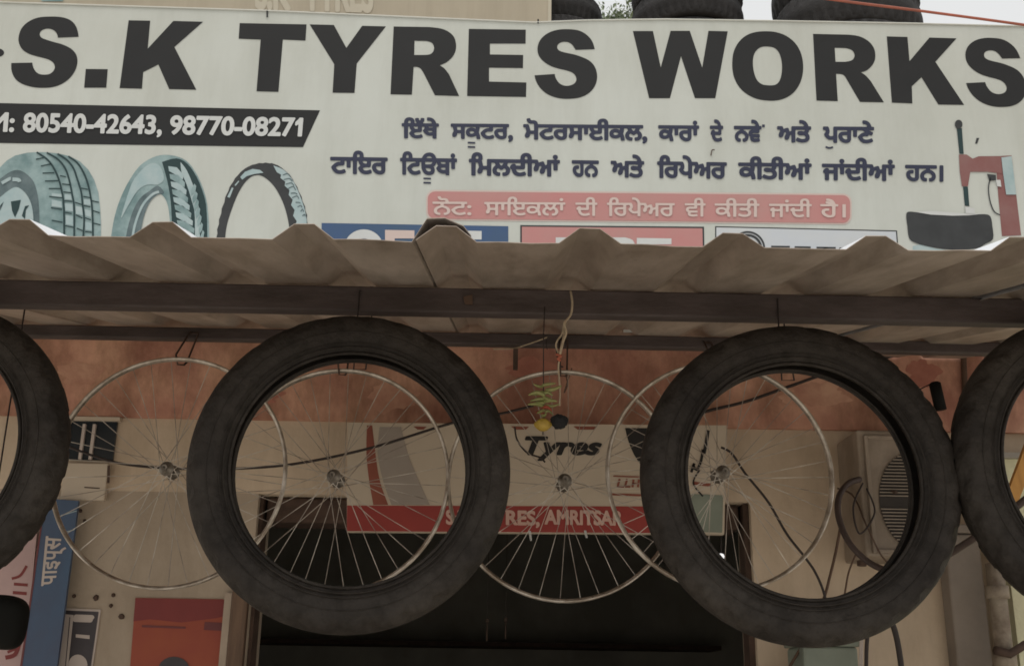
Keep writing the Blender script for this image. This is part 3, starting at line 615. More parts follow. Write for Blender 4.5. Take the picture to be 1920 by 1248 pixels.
print_strokes('twig_mark', [([(1333, 292), (1335, 282), (1340, 281)], 2)], Y_SIGN, M['rust'], sign, 4)

# ------------------------------------------------------------------ board behind, above the sign
ub = thing('upper_signboard', 'beige signboard standing behind the top edge of the main sign', 'signboard', (0, 4.35, 4.0))
a, b = P(-260, 90, 4.35), P(1032, 90, 4.35)
zt = P(500, -330, 4.35).z
box('panel', a.x, b.x, 4.35, 4.39, 4.0, zt, M['beige'], ub)
box('edge_strip', b.x-0.012, b.x+0.003, 4.346, 4.3495, 4.0, zt, M['beige_pale'], ub)
for s_, a, b in (('S.K', 478, 545), ('TYRES', 570, 700)):
    text_print('word', s_, [(a, 19+(a-478)*0.03), (b, 19+(b-478)*0.03), (b, -45), (a, -45)], M['beige_pale'], ub, 4.35, 2, 0.05, ref='S')
print_poly('printed_patch', [[(75, -30), (122, -30), (118, 3), (78, 3)]], 4.35, M['teal'], ub, 2)

# ------------------------------------------------------------------ tyres
def lathe(profile, n, mod=None):        # profile (radius, y), wheel axis along Y
    V, F = [], []; m_ = len(profile)
    for i in range(n):
        a = 2*math.pi*i/n
        for k, (r, y) in enumerate(profile):
            rr = r-(mod(i, k, r, y) if mod else 0)
            V.append((rr*math.cos(a), y, rr*math.sin(a)))
    for i in range(n):
        j = (i+1) % n
        for k in range(m_):
            q = (k+1) % m_; F.append((i*m_+k, j*m_+k, j*m_+q, i*m_+q))
    return V, F
def tyre_profile(R, rb, w, t=0.007, square=0.55, bead=0.012):
    # closed section, outer side then inner side; w half width
    out = []
    for k in range(17):
        s = -1+2*k/16; ang = s*math.pi/2*1.25
        y = w*math.sin(ang) if abs(ang) < math.pi/2 else w*math.sin(ang)
        h = math.cos(ang)
        rmid = rb+(R-rb)*0.48
        r = rmid+(R-rmid)*(abs(h)**square if h > 0 else 0)+(0 if h > 0 else h*(rmid-rb)*1.5)
        out.append((r, y))
    out = [(rb, -w*0.62), (rb+bead*0.5, -w*0.74)]+out[1:-1]+[(rb+bead*0.5, w*0.74), (rb, w*0.62)]
    inn = []
    for r, y in out[::-1]:
        inn.append((max(r-t*(1.0 if r > rb+0.03 else 0.2), rb+0.001), y*(1-t/w)*(1.0 if r > rb+0.03 else 0.80)))
    return out+inn
def tyre_mesh(name, R, rb, w, kind):
    prof = tyre_profile(R, rb, w, 0.008, 0.5 if kind == 'moto' else 0.32)
    # raised rings on the sidewall
    n = 168
    def mod(i, k, r, y):
        nout = len(prof)//2
        if k < nout and r > R-0.016:
            if abs(y) > w*0.25:
                side = 1 if y > 0 else 0
                if kind == 'car': return 0.011 if ((i+2*side) % 4) < 2 else (0.004 if abs(y) < w*0.5 else 0)
                return 0.006 if ((i+2*side+int(abs(y)/w*3)) % 6) < 2 else 0
            return 0.0
        if k < nout and abs(r-(rb+(R-rb)*0.30)) < 0.006: return -0.0015
        return 0
    V, F = lathe(prof, n, mod)
    me = bpy.data.meshes.new(name); me.from_pydata(V, [], F)
    me.polygons.foreach_set('use_smooth', [True]*len(me.polygons))
    bm = bmesh.new(); bm.from_mesh(me); bmesh.ops.recalc_face_normals(bm, faces=bm.faces[:]); bm.to_mesh(me); bm.free()
    return me
def hang_tyre(px, py, rpx, yaw, roll, label, R=0.303, Y=Y_B1-0.05, tiltx=0.0, rope=True):
    c = P(px, py, Y); R = (P(px+rpx, py, Y)-c).length
    t = thing('motorcycle_tyre', label, 'tyre', c, 'motorcycle tyres hung from the front beam')
    HW = 0.039; me = tyre_mesh('casing', R, R*0.728, HW, 'moto'); me.materials.append(M['rubber'])
    o = bpy.data.objects.new('casing', me); COL.objects.link(o); o.parent = t
    # moulded sidewall rings
    for s in (-1, 1):
        for rr, yy, th in ((0.765, 0.0425, 0.0016), (0.79, 0.0447, 0.001), (0.865, 0.0458, 0.0012), (0.905, 0.0440, 0.0011)):
            tube('sidewall_ring', [Vector((R*rr*math.cos(a), s*yy*HW/0.046, R*rr*math.sin(a))) for a in [2*math.pi*i/90 for i in range(90)]], th, M['rubber'], t, 5, closed=True, local=True)
    for s in (-1, 1):
        tube('bead', [Vector((R*0.731*math.cos(a), s*0.0335*HW/0.046, R*0.731*math.sin(a))) for a in [2*math.pi*i/90 for i in range(90)]], 0.0035, M['rubber'], t, 7, closed=True, local=True)
    t.rotation_euler = (tiltx, roll, yaw)
    return t
ty0 = hang_tyre(-158, 844, 292, math.radians(-4), 0.3, 'motorcycle tyre cut off by the left edge, hanging from the front beam')
ty1 = hang_tyre(658, 880, 300, math.radians(5), 1.1, 'black motorcycle tyre hanging left of the lemon and chilli charm')
ty2 = hang_tyre(1500, 901, 300, math.radians(2), 2.3, 'black motorcycle tyre hanging in front of the wall cooler')
ty3 = hang_tyre(2082, 880, 300, math.radians(3), 3.9, 'motorcycle tyre cut off by the right edge, hanging from the front beam')
for t, px, lab in ((ty0, -165, 'left edge tyre'), (ty1, 655, 'tyre left of the charm'), (ty2, 1502, 'tyre in front of the cooler'), (ty3, 2092, 'right edge tyre')):
    c = t.location; Rr = 0.305
    xx = c.x; zt = B1Z1-0.012; zb = c.z+Rr*0.68
    pts = [Vector((xx-0.012, Y_B1-0.008, zb)), Vector((xx-0.012, Y_B1-0.004, zb+0.06)), Vector((xx-0.010, Y_B1-0.004, zt)), Vector((xx, Y_B1+0.022, zt+0.008)), Vector((xx+0.010, Y_B1+0.039, zt)), Vector((xx+0.012, Y_B1+0.039, B1Z0-0.01)), Vector((xx+0.012, Y_B1-0.01, zb))]
    ro = tube('hanging_rope', [p-pts[0] for p in pts], 0.0016, M['thread'], None, closed=True, local=True); ro.location = pts[0]
    tag(ro, 'dark rope tying the '+lab+' to the front beam', 'rope', 'ropes of the hanging tyres')

# tyre piles on the shop roof
old = tyre_mesh('casing', 0.30, 0.18, 0.095, 'car'); old.materials.append(M['rubber_old'])
def pile(pxa, pxb, Y, n, tag_):
    Y2 = Y+0.27; xa, xb = P(pxa, 20, Y2).x, P(pxb, 20, Y2).x; R = (xb-xa)/2; cx = (xa+xb)/2; s = R/0.30
    zz = 4.0
    for i in range(n):
        h = 0.095*s
        words = ['bottom', 'second', 'third', 'fourth', 'fifth'][i]
        t = thing('car_tyre', '%s car tyre of the %s pile on the roof' % (words if i < n-1 else 'topmost', tag_), 'tyre', (cx+random.uniform(-0.015, 0.015), Y2+random.uniform(-0.02, 0.02), zz+h), 'car tyres piled on the shop roof')
        o = bpy.data.objects.new('casing', old); COL.objects.link(o); o.parent = t
        t.scale = (s, s, s); t.rotation_euler = (math.pi/2+random.uniform(-0.03, 0.03), random.uniform(-0.03, 0.03), random.random()*6)
        zz += 2*h*0.985
pile(955, 1133, 4.35+0.06, 5, 'leftmost, half hidden')
pile(1182, 1390, 4.30, 5, 'middle')
pile(1452, 1720, 4.30, 4, 'right, widest')

# ------------------------------------------------------------------ bicycle wheels under the rear beam
def wheel_meshes(R):
    prof = [(R, -0.0125), (R+0.0012, -0.0105), (R-0.0012, -0.009), (R-0.0055, -0.006), (R-0.0065, 0), (R-0.0055, 0.006), (R-0.0012, 0.009), (R+0.0012, 0.0105), (R, 0.0125), (R-0.003, 0.0128), (R-0.0075, 0.009), (R-0.0095, 0), (R-0.0075, -0.009), (R-0.003, -0.0128)]
    return lathe(prof, 120)
def bike_wheel(px, py, rpx, Y, label, yaw, nsp=36, hubpx=None, tilt=0.0):
    c = P(px, py, Y); R = (P(px+rpx, py, Y)-c).length
    t = thing('bicycle_wheel', label, 'wheel', c, 'bicycle wheels hung from the rear beam')
    V, F = wheel_meshes(R); rim = mesh_obj('rim', V, F, M['chrome'], t, smooth=True, local=True)
    hp = [(0.0045, -0.055), (0.0045, -0.044), (0.011, -0.0435), (0.012, -0.036), (0.020, -0.0355), (0.0205, -0.032), (0.012, -0.030), (0.0105, 0), (0.012, 0.030), (0.0205, 0.032), (0.020, 0.0355), (0.012, 0.036), (0.011, 0.0435), (0.0045, 0.044), (0.0045, 0.055)]
    V, F = lathe(hp+[(0.001, 0.055), (0.001, -0.055)], 20); hub = mesh_obj('hub', V, F, M['hub'], t, smooth=True, local=True)
    for s in (-1, 1):
        V, F = lathe([(0.0035, s*0.056), (0.009, s*0.056), (0.009, s*0.062), (0.0035, s*0.062)], 6); mesh_obj('axle_nut', V, F, M['hub'], hub, local=True)
    for i in range(nsp):
        a = 2*math.pi*(i+0.5)/nsp; side = 1 if i % 2 else -1
        lead = 1 if (i//2) % 2 else -1
        ha = a + lead*math.radians(62)
        p0 = Vector((0.0185*math.cos(ha), side*0.034, 0.0185*math.sin(ha))); a2 = a+random.uniform(-0.012, 0.012); p1 = Vector(((R-0.008)*math.cos(a2), side*0.002, (R-0.008)*math.sin(a2)))
        v, f = tube_vf([p0, p1], 0.00125, 4); mesh_obj('spoke', v, f, M['spoke'], t, local=True)
    t.rotation_euler = (tilt, random.random()*0.17, yaw)
    # wire hook to the beam
    ztop = c.z+R-0.012; x = c.x; zb = B2Z0
    pts = [Vector((x-0.01, Y, ztop-0.004)), Vector((x-0.012, Y-0.02, ztop+0.02)), Vector((x-0.012, Y_B2-0.005, B2Z0+0.02)), Vector((x-0.01, Y_B2-0.005, B2Z1-0.02)), Vector((x+0.012, Y_B2-0.005, B2Z1-0.02)), Vector((x+0.012, Y_B2-0.006, B2Z0+0.01)), Vector((x+0.01, Y+0.02, ztop+0.01)), Vector((x+0.008, Y, ztop-0.005))]
    h = tube('strap', [p-pts[0] for p in pts], 0.003, M['rust'], None, local=True, closed=True); h.location = pts[0]
    tag(h, 'rusty strap holding the '+label.split(',')[0], 'strap', 'straps of the bicycle wheels')
    return t
bike_wheel(318, 882, 218, 3.10, 'leftmost bare bicycle wheel, above the red poster', math.radians(2), tilt=0.03)
bike_wheel(630, 897, 213, 3.17, 'bare bicycle wheel seen through the tyre left of the charm, second from the left', math.radians(-3), tilt=-0.02)
bike_wheel(1057, 905, 218, 3.17, 'bare bicycle wheel behind the lemon and chilli charm, third from the left', math.radians(1), tilt=-0.02)
bike_wheel(1350, 889, 214, 3.09, 'rightmost bare bicycle wheel, partly behind the tyre in front of the cooler', math.radians(3), 40, tilt=0.02)

# ------------------------------------------------------------------ board over the doorway
YB = 3.60
bd = thing('doorway_board', 'cream advertising board with black Tyres lettering and red band over the doorway', 'signboard', P(1000, 1000, YB))
def slab(name, quad, Y, th, m, parent):
    f = [P(x, y, Y) for x, y in quad]; bk = [v+Vector((0, th, 0)) for v in f]
    return mesh_obj(name, f+bk, [(3, 2, 1, 0), (4, 5, 6, 7), (0, 1, 5, 4), (1, 2, 6, 5), (2, 3, 7, 6), (3, 0, 4, 7)], m, parent)
slab('panel', [(652, 792), (1362, 797), (1358, 1001), (650, 996)], YB, 0.03, M['cream_board'], bd)
rb_ = print_poly('red_band', [[(651, 947), (1292, 949), (1292, 999), (650, 995)]], YB, M['redband'], bd, 1)
for s_, a, b in (('S.K', 836, 878), ('TYRES,', 902, 1012), ('AMRITSAR', 1021, 1168)):
    text_print('word', s_, [(a, 982.5), (b, 985), (b, 957), (a, 954.5)], M['band_text'], rb_, YB, 3, 0.04, ref='R', cell=0.022)
text_print('word', 'Tyres', [(984, 853), (1127, 853), (1130, 819), (984, 817)], M['board_black'], bd, YB, 2, 0.042, shear=0.28, ref='T', cell=0.016)
print_poly('stripe', [smooth_loop([(688, 797), (698, 797), (704, 850), (712, 900), (728, 946), (700, 946), (692, 900), (687, 850)], (0, 1, 4, 5))], YB, M['board_red'], bd, 1)
print_poly('grey_field', [smooth_loop([(712, 800), (752, 800), (765, 850), (785, 900), (806, 946), (734, 946), (718, 900), (708, 850)], (0, 1, 4, 5))], YB, M['board_grey'], bd, 1)
print_poly('emblem', [smooth_loop([(1172, 802), (1240, 802), (1240, 888), (1215, 882), (1195, 862), (1180, 832)], (0, 1, 2))], YB, M['board_black'], bd, 1)
for (x0, x1, y) in ((958, 992, 801), (1075, 1119, 801), (775, 800, 801)): print_poly('accent', [[(x0, y-2), (x1, y-1.5), (x1-6, y+4), (x0+8, y+4)]], YB, M['board_red'], bd, 2)
print_strokes('script_line', [([(1145, 926), (1205, 928)], 4), ([(1150, 892), (1205, 894)], 2.5)], YB, M['board_red'], bd, 2)
print_strokes('script_stroke', [([(1158, 912), (1162, 897)], 4), ([(1158, 912), (1170, 912)], 3.5), ([(1172, 912), (1176, 897)], 4), ([(1172, 912), (1182, 912)], 3.5), ([(1186, 913), (1188, 898)], 4), ([(1186, 906), (1194, 906)], 3), ([(1196, 913), (1198, 898)], 4)], YB, M['board_red'], bd, 3)
print_poly('green_field', [[(1296, 925), (1356, 928), (1354, 998), (1296, 996)]], YB, M['board_green'], bd, 2)
print_strokes('emblem', [([(1328, 806), (1324, 830), (1320, 850)], 6), ([(1318, 842), (1314, 865), (1306, 880), (1299, 870)], 5), ([(1302, 868), (1296, 885)], 5), ([(1312, 880), (1300, 905), (1318, 930)], 3)], YB, M['board_black'], bd, 3)
print_strokes('script_line', [([(1300, 905), (1332, 909)], 6)], YB, M['board_red'], bd, 3)
for i, x in enumerate((690, 1330)):
    a = P(x, 800, YB+0.015); tube('hanger', [a, Vector((a.x, Y_WALL-0.021, a.z+0.03))], 0.004, M['rust'], bd)

# ------------------------------------------------------------------ left wall: vent window, box, posters
vw = thing('vent_window', 'small dark ventilator window with pale bars on the cream wall at left', 'window', P(175, 830, Y_WALL))
a, b = P(120, 862, Y_WALL), P(222, 792, Y_WALL)
box('pane', a.x, b.x, Y_WALL-0.012, Y_WALL-0.0005, a.z, b.z, M['glass'], vw)
for x in (158, 177): q = P(x, 830, Y_WALL); box('bar', q.x-0.005, q.x+0.005, Y_WALL-0.024, Y_WALL-0.0125, a.z, b.z-0.012, M['poster_white'], vw)
box('frame', a.x-0.02, b.x+0.012, Y_WALL-0.026, Y_WALL-0.0005, b.z+0.0005, b.z+0.014, M['cream_board'], vw)
box('frame', a.x-0.02, a.x-0.0005, Y_WALL-0.026, Y_WALL-0.0005, a.z, b.z, M['cream_board'], vw)
mb = thing('junction_box', 'flat cream junction box with slot under the small ventilator window', 'box', P(165, 905, Y_WALL))
a, b = P(112, 936, Y_WALL-0.03), P(204, 868, Y_WALL-0.03)
box('case', a.x, b.x, Y_WALL-0.03, Y_WALL-0.0005, a.z, b.z, M['cream_board'], mb, b=0.004)
print_strokes('slot', [([(158, 913), (187, 915)], 2.2), ([(204, 872), (203, 905)], 5)], Y_WALL-0.03, M['rust'], mb, 1)
def poster(name, quad, m, label, Y=Y_WALL, th=0.006, cat='poster'):
    c = P(*quad[3], Y-th); t = thing(name, label, cat, c)
    slab('sheet', quad, Y-th, th-0.0008, m, t); return t
YP = Y_WALL-0.04
pk = thing('pink_board', 'pale pink board with red lettering at the lower left edge', 'board', P(0, 1248, YP))
slab('panel', [(-80, 990), (70, 990), (40, 1300), (-110, 1300)], YP, 0.012, M['poster_pink'], pk)
for st in [([(50, 1060), (38, 1078), (22, 1084)], 5), ([(26, 1094), (52, 1096)], 5.5), ([(24, 1110), (50, 1112)], 6), ([(22, 1128), (48, 1130)], 6), ([(36, 1205), (28, 1226), (10, 1232)], 8), ([(30, 1215), (14, 1222)], 5)]: print_strokes('letter_stroke', [st], YP, M['poster_red'], pk, 1)
bl = thing('blue_strip_board', 'narrow blue board with pale lettering running upwards at lower left', 'board', P(70, 1248, YP-0.03))
slab('panel', [(86, 934), (147, 938), (100, 1300), (34, 1300)], YP-0.03, 0.015, M['poster_blue'], bl)
slab('edge', [(83, 934), (86, 934), (34, 1300), (30, 1300)], YP-0.031, 0.012, M['maroon_dim'], bl)
text_print('word', 'पाइप्स', [(104, 1096), (116, 1006), (86, 1004), (77, 1098)], M['poster_white'], bl, YP-0.03, 1, 0.02, ref='स')
print_strokes('tear_mark', [([(114, 966), (144, 957)], 1.6), ([(126, 996), (140, 992)], 1.6)], YP-0.03, M['teal_pale'], bl, 1)
dk = poster('product_poster', [(112, 1139), (189, 1142), (166, 1300), (90, 1300)], M['poster_white'], 'dark poster with white border and rounded label beside the blue strip board', cat='poster')
YQ = Y_WALL-0.006
print_poly('dark_field', [[(112, 1143), (185, 1146), (163, 1300), (90, 1300)]], YQ, M['poster_dark'], dk, 1)
print_poly('label_field', [rrect((138, 1151), (177, 1152), (174, 1166), (136, 1165), 5)], YQ, M['poster_white'], dk, 2)
print_poly('white_stripe', [[(118, 1150), (138, 1152), (122, 1300), (104, 1300)]], YQ, M['poster_white'], dk, 2)
print_strokes('thin_line', [([(131, 1156), (118, 1300)], 1.6)], YQ, M['poster_dark'], dk, 3)
print_poly('white_mark', [[(142, 1188), (168, 1190), (168, 1197), (142, 1194)]], YQ, M['poster_white'], dk, 2)
print_poly('white_disc', [[(146+18*math.cos(a), 1246+20*math.sin(a)) for a in [i*math.pi/10 for i in range(20)]]], YQ, M['poster_white'], dk, 2)
rd = poster('red_poster', [(254, 1120), (442, 1123), (430, 1300), (240, 1300)], M['poster_orange'], 'red and orange poster on the cream wall left of the doorway', cat='poster')
print_poly('red_field', [[(254, 1121), (441, 1124), (439, 1150), (405, 1158), (340, 1166), (280, 1160), (250, 1164)]], YQ, M['poster_red'], rd, 1)
print_strokes('caption', [([(266, 1173), (348, 1176)], 4)], YQ, M['maroon_dim'], rd, 2)
print_poly('caption_block', [[(384, 1165), (424, 1167), (422, 1182), (382, 1180)]], YQ, M['maroon_dim'], rd, 2)
print_poly('round_picture', [[(326+30*math.cos(a), 1256+26*math.sin(a)) for a in [i*math.pi/10 for i in range(20)]]], YQ, M['poster_dark'], rd, 2)
PLUG = ['leftmost, just above the dark poster', 'largest, above the corner of the dark poster', 'right of the largest plug', 'below and right of the largest plug', 'between the dark poster and the red poster', 'topmost, beside the head of the blue board', 'second from the top beside the blue board', 'lowest beside the blue board']
for i, (x, y, r) in enumerate(((139, 1117, 4), (180, 1120, 6), (212, 1115, 4), (208, 1135, 4), (228, 1155, 6), (151, 957, 4), (159, 976, 4), (138, 996, 4))):
    q = P(x, y, Y_WALL-0.002); s = r*0.0019
    v, f = lathe([(s, -0.0015), (s*0.6, -0.006), (0.0008, -0.007), (0.0008, 0.0012), (s, 0.0012)], 8, lambda i_, k, r_, y_: 0.3*r_*random.random())
    o = mesh_obj('wall_plug', v, f, M['rust'], None, local=True); o.location = q
    tag(o, 'small brown wall plug '+PLUG[i], 'plug', 'wall plugs near the posters')

# black hanging bag at the left edge
c = P(-2, 1165, 2.55)
bm = bmesh.new(); bmesh.ops.create_uvsphere(bm, u_segments=28, v_segments=18, radius=1)
for v in bm.verts:
    x, y, zq = v.co
    s = lambda t, p: math.copysign(abs(t)**p, t)
    v.co = Vector((s(x, 0.6)*0.058*(1+0.12*zq), s(y, 0.7)*0.045, s(zq, 0.55)*0.058 - 0.008*x))
me = bpy.data.meshes.new('pouch'); bm.to_mesh(me); bm.free(); me.materials.append(M['black']); me.polygons.foreach_set('use_smooth', [True]*len(me.polygons))
hb = thing('hanging_pouch', 'black rounded pouch hanging at the left edge in front of the pink board', 'pouch', c)
o = bpy.data.objects.new('pouch', me); COL.objects.link(o); o.parent = hb
tube('cord', [Vector((-0.03, 0, 0.05)), Vector((-0.05, 0, 0.2)), Vector((-0.05, 0, roof_z(2.55)-c.z))], 0.002, M['thread'], hb, local=True)

# ------------------------------------------------------------------ wall cooler at the right
ca, cb = P(1624, 1042, 3.62), P(1765, 808, 3.62)
ac = thing('wall_cooler', 'cream wall cooler with round slatted grille seen through the right tyre', 'air cooler', ((ca.x+cb.x)/2, 3.62, ca.z))
box('case', ca.x, cb.x, 3.62, Y_WALL-0.002, ca.z, cb.z, M['ac'], ac, b=0.008)
i0, i1 = P(1642, 1030, 3.62), P(1752, 826, 3.62)
fz = lambda x0, x1, z0, z1: box('bezel', x0, x1, 3.607, 3.6195, z0, z1, M['ac'], ac, b=0.002)
fz(i0.x-0.012, i0.x, i0.z-0.012, i1.z+0.012); fz(i1.x, i1.x+0.012, i0.z-0.012, i1.z+0.012); fz(i0.x+0.0005, i1.x-0.0005, i1.z, i1.z+0.012); fz(i0.x+0.0005, i1.x-0.0005, i0.z-0.012, i0.z)
cc = P(1722, 940, 3.62); RC = 0.165
V = [(cc.x+RC*0.78*math.cos(a), 3.616, cc.z+RC*math.sin(a)) for a in [2*math.pi*i/40 for i in range(40)]]
V = [(min(v[0], i1.x-0.002), v[1], v[2]) for v in V]
mesh_obj('fan_opening', V, [tuple(range(40))[::-1]], M['ac_dark'], ac)
for i in range(30):
    zz = cc.z-RC+0.008+i*(2*RC-0.016)/29; hw = RC*0.78*math.sqrt(max(0.02, 1-((zz-cc.z)/RC)**2))
    if 13 <= i <= 15: continue
    box('grille_slat', cc.x-hw, min(cc.x+hw, i1.x-0.003), 3.609, 3.6145, zz-0.0016, zz+0.0016, M['ac_slat'], ac)
sw = thing('wall_pipe', 'rusty pipe running down the wall left of the cooler', 'pipe', P(1612, 1060, 3.75))
tube('pipe', [P(1610, 840, 3.75), P(1612, 950, 3.75), P(1616, 1060, 3.74)], 0.016, M['rust'], sw, 8)
tube('bracket', [P(1596, 925, 3.75), P(1630, 918, 3.75), P(1680, 922, 3.6)], 0.007, M['rust'], sw, 6)
# lit bulb in the doorway
lb = thing('lamp_bulb', 'small bright white bulb in the dark doorway', 'bulb', P(1352, 1042, 3.9))
v, f = lathe([(0.001, -0.010), (0.009, -0.007), (0.012, 0), (0.010, 0.008), (0.0055, 0.014), (0.001, 0.014)], 14)
v = [(a_, c_, -b_) for a_, b_, c_ in v]; mesh_obj('globe', v, f, M['bulb'], lb, smooth=True, local=True)
tube('flex_cord', [Vector((0, 0, -0.018)), Vector((0.003, 0, 0.06)), Vector((0.002, 0, DZ-lb.location.z+0.01))], 0.0025, M['cable'], lb, local=True)
# shelf goods faintly seen inside
sh = thing('wall_shelf', 'dim shelf with cartons at the back of the dark shop', 'shelf', (0.1, 8.3, 0.5))
for k, zz in enumerate((1.3, 1.9)): box('board', -1.8, 1.6, 8.3, 8.78, zz, zz+0.03, M['rust'], sh)

# ------------------------------------------------------------------ charm, twine, cables
yc = Y_B1-0.06
ch = thing('lemon_chilli_charm', 'lemon and green chilli charm hanging on a thread from the front beam', 'charm', P(1019, 790, yc))
tube('thread', [P(1021, 575, Y_B1-0.006), P(1019, 640, yc), P(1019, 720, yc), P(1018, 815, yc)], 0.0011, M['thread'], ch, 5)
def chilli(a, b, bend, m, r=0.0062):
    A, B = P(*a), P(*b); mid = (A+B)/2+bend; pts = crom([A, mid, B], 6); N = len(pts)
    tube('chilli', pts, r, m, ch, 7, radii=[r*(0.45+0.75*math.sin(math.pi*min(1, (i+1.5)/(N+1))))*(1-0.55*i/N) for i in range(N)])
rc = random.Random(21)
for k in range(17):
    lv = k/16; yy_ = 722+58*lv; spread = 9+24*math.sin(math.pi*min(1, 0.25+lv*0.7)); sd__ = -1 if k % 2 else 1
    x0_ = 1019+rc.uniform(-4, 4); x1_ = x0_+sd__*spread*rc.uniform(0.6, 1.15)
    chilli((x0_, yy_+rc.uniform(-2, 2), yc+rc.uniform(-0.006, 0.004)), (x1_, yy_+rc.uniform(-7, 8), yc-rc.uniform(0.004, 0.02)), Vector((0, rc.uniform(-0.003, 0.003), rc.uniform(-0.004, 0.006))), M['chilli_red'] if k in (12, 15) else M['chilli'], rc.uniform(0.0028, 0.0045))
def blob(name, px, py, Y, sx, sy, sz, m, lump=0.0):
    q = P(px, py, Y); bm = bmesh.new(); bmesh.ops.create_icosphere(bm, subdivisions=3, radius=1)
    for v in bm.verts:
        n_ = v.co.normalized(); k = 1+lump*math.sin(7*n_.x+3*n_.z)*math.cos(6*n_.y+2*n_.z)
        tip = 1+0.18*max(0, abs(n_.x)-0.85)/0.15 if lump == 0 else 1
        v.co = Vector((n_.x*sx*k*tip, n_.y*sy*k, n_.z*sz*k))+q-root_of(ch)
    me = bpy.data.meshes.new(name); bm.to_mesh(me); bm.free(); me.materials.append(m); me.polygons.foreach_set('use_smooth', [True]*len(me.polygons))
    o = bpy.data.objects.new(name, me); COL.objects.link(o); o.parent = ch
blob('lemon', 1018, 796, yc-0.012, 0.0148, 0.013, 0.0125, M['lemon'])
blob('charcoal', 1048, 790, yc-0.008, 0.0165, 0.014, 0.014, M['coal'], 0.16)
yt_ = Y_B1-0.02
tw = thing('hanging_twine', 'pale knotted twine hanging down beside the lemon and chilli charm', 'twine', P(1060, 640, yt_))
tube('strand', crom([P(1070, 546, yt_+0.01), P(1073, 568, yt_), P(1070, 590, yt_), P(1058, 606, yt_-0.01), P(1062, 622, yt_-0.01), P(1056, 640, yt_-0.01), P(1050, 664, yt_-0.01)], 6), 0.0023, M['twine'], tw)
tube('strand', crom([P(1058, 604, yt_), P(1054, 625, yt_), P(1044, 640, yt_), P(1043, 652, yt_), P(1049, 668, yt_-0.004), P(1047, 690, yt_-0.004), P(1050, 730, yt_), P(1049, 760, yt_)], 6), 0.0018, M['twine'], tw)
tube('strand', crom([P(1061, 600, yt_), P(1059, 620, yt_-0.006), P(1052, 650, yt_), P(1048, 664, yt_)], 6), 0.0018, M['twine'], tw)
tube('knot', crom([P(1043, 664, yt_-0.006), P(1052, 667, yt_-0.010), P(1046, 672, yt_-0.01), P(1051, 676, yt_-0.008)], 4), 0.0028, M['cable_red'], tw)
st = thing('loose_string', 'pale loose string tied along the rear beam left of the twine', 'string', P(960, 652, Y_B2-0.02))
tube('strand', crom([P(925, 654, Y_B2-0.01), P(963, 653, Y_B2-0.01), P(990, 645, Y_B2-0.02), P(1010, 638, Y_B2-0.015), P(1026, 632, Y_B2-0.01)], 5), 0.002, M['twine'], st)
tube('tail', crom([P(1026, 632, Y_B2-0.01), P(1024, 645, Y_B2-0.012), P(1026, 655, Y_B2-0.012)], 4), 0.0012, M['thread'], st)
box('peg', P(962, 680, 3.18).x, P(971, 680, 3.18).x, 3.17, 3.19, P(966, 692, 3.18).z, P(966, 655, 3.18).z, M['rust'], st)
tp = tag(slab('tape_scrap', [(1169, 617.5), (1187, 618), (1187, 623), (1169, 622.5)], Y_B2-0.004, 0.002, M['inkwhite'], None), 'small white tape scrap on the rear beam', 'tape')
tg = tag(slab('cloth_scrap', [(868, 556), (886, 552), (886, 571), (872, 570)], Y_B1-0.005, 0.003, M['cable_brown'], None), 'brown cloth scrap on the front beam right of the left centre tyre', 'scrap')
cable('sag_cable', [(60, 812, 3.7), (130, 838, 3.66), (215, 866, 3.64), (310, 877, 3.62), (440, 878, 3.56), (560, 868, 3.52), (700, 838, 3.5), (850, 792, 3.5), (940, 775, 3.52), (1000, 760, 3.55)], 0.0042, M['cable'], 'dark cable sagging across the left wall behind the bicycle wheels')
cable('wall_cable', [(1310, 776, 3.8), (1335, 768, 3.8), (1400, 752, 3.8), (1480, 724, 3.8), (1560, 697, 3.8), (1700, 660, 3.8)], 0.0055, M['cable'], 'dark cable climbing across the red band at right')
cable('loop_cable', [(1352, 838, 3.55), (1372, 850, 3.55), (1398, 888, 3.55), (1440, 940, 3.55), (1475, 1000, 3.55), (1510, 1045, 3.55), (1530, 1075, 3.55), (1546, 1115, 3.55), (1552, 1160, 3.55)], 0.004, M['cable'], 'dark cable dropping from the board over the cream wall at right')
cable('thin_wire', [(1576, 985, 3.6), (1568, 1030, 3.6), (1556, 1080, 3.6), (1545, 1120, 3.6), (1520, 1180, 3.6), (1480, 1250, 3.6)], 0.0045, M['cable_brown'], 'brown wire below the cooler reaching the tyre hole')
cable('thin_wire', [(1604, 1040, 3.6), (1592, 1070, 3.6), (1586, 1100, 3.6), (1580, 1140, 3.6)], 0.003, M['cable_brown'], 'short thin wire left of the cooler pipe bottom')
cable('black_cable', [(1640, 1120, 3.4), (1668, 1160, 3.4), (1680, 1190, 3.4), (1690, 1250, 3.4), (1694, 1320, 3.4)], 0.0085, M['cable'], 'thick black cable curving down below the right tyre')
cable('black_cable', [(1640, 1150, 3.5), (1627, 1190, 3.5), (1624, 1250, 3.5), (1623, 1320, 3.5)], 0.006, M['cable'], 'straight black cable hanging below the right tyre')
cable('pale_cable', [(1616, 1150, 3.52), (1614, 1250, 3.52), (1613, 1320, 3.52)], 0.006, M['poster_white'], 'pale cable beside the straight black cable below the right tyre')
cable('thin_wire', [(965, 800, 3.45), (970, 825, 3.45), (988, 848, 3.45), (1012, 857, 3.45), (1022, 866, 3.45)], 0.0028, M['cable'], 'thin dark wire curving under the charm across the board')
cable('thin_wire', [(1041, 640, 3.15), (1047, 680, 3.15), (1056, 688, 3.15)], 0.002, M['thread'], 'short dark thread above the wheel behind the charm')
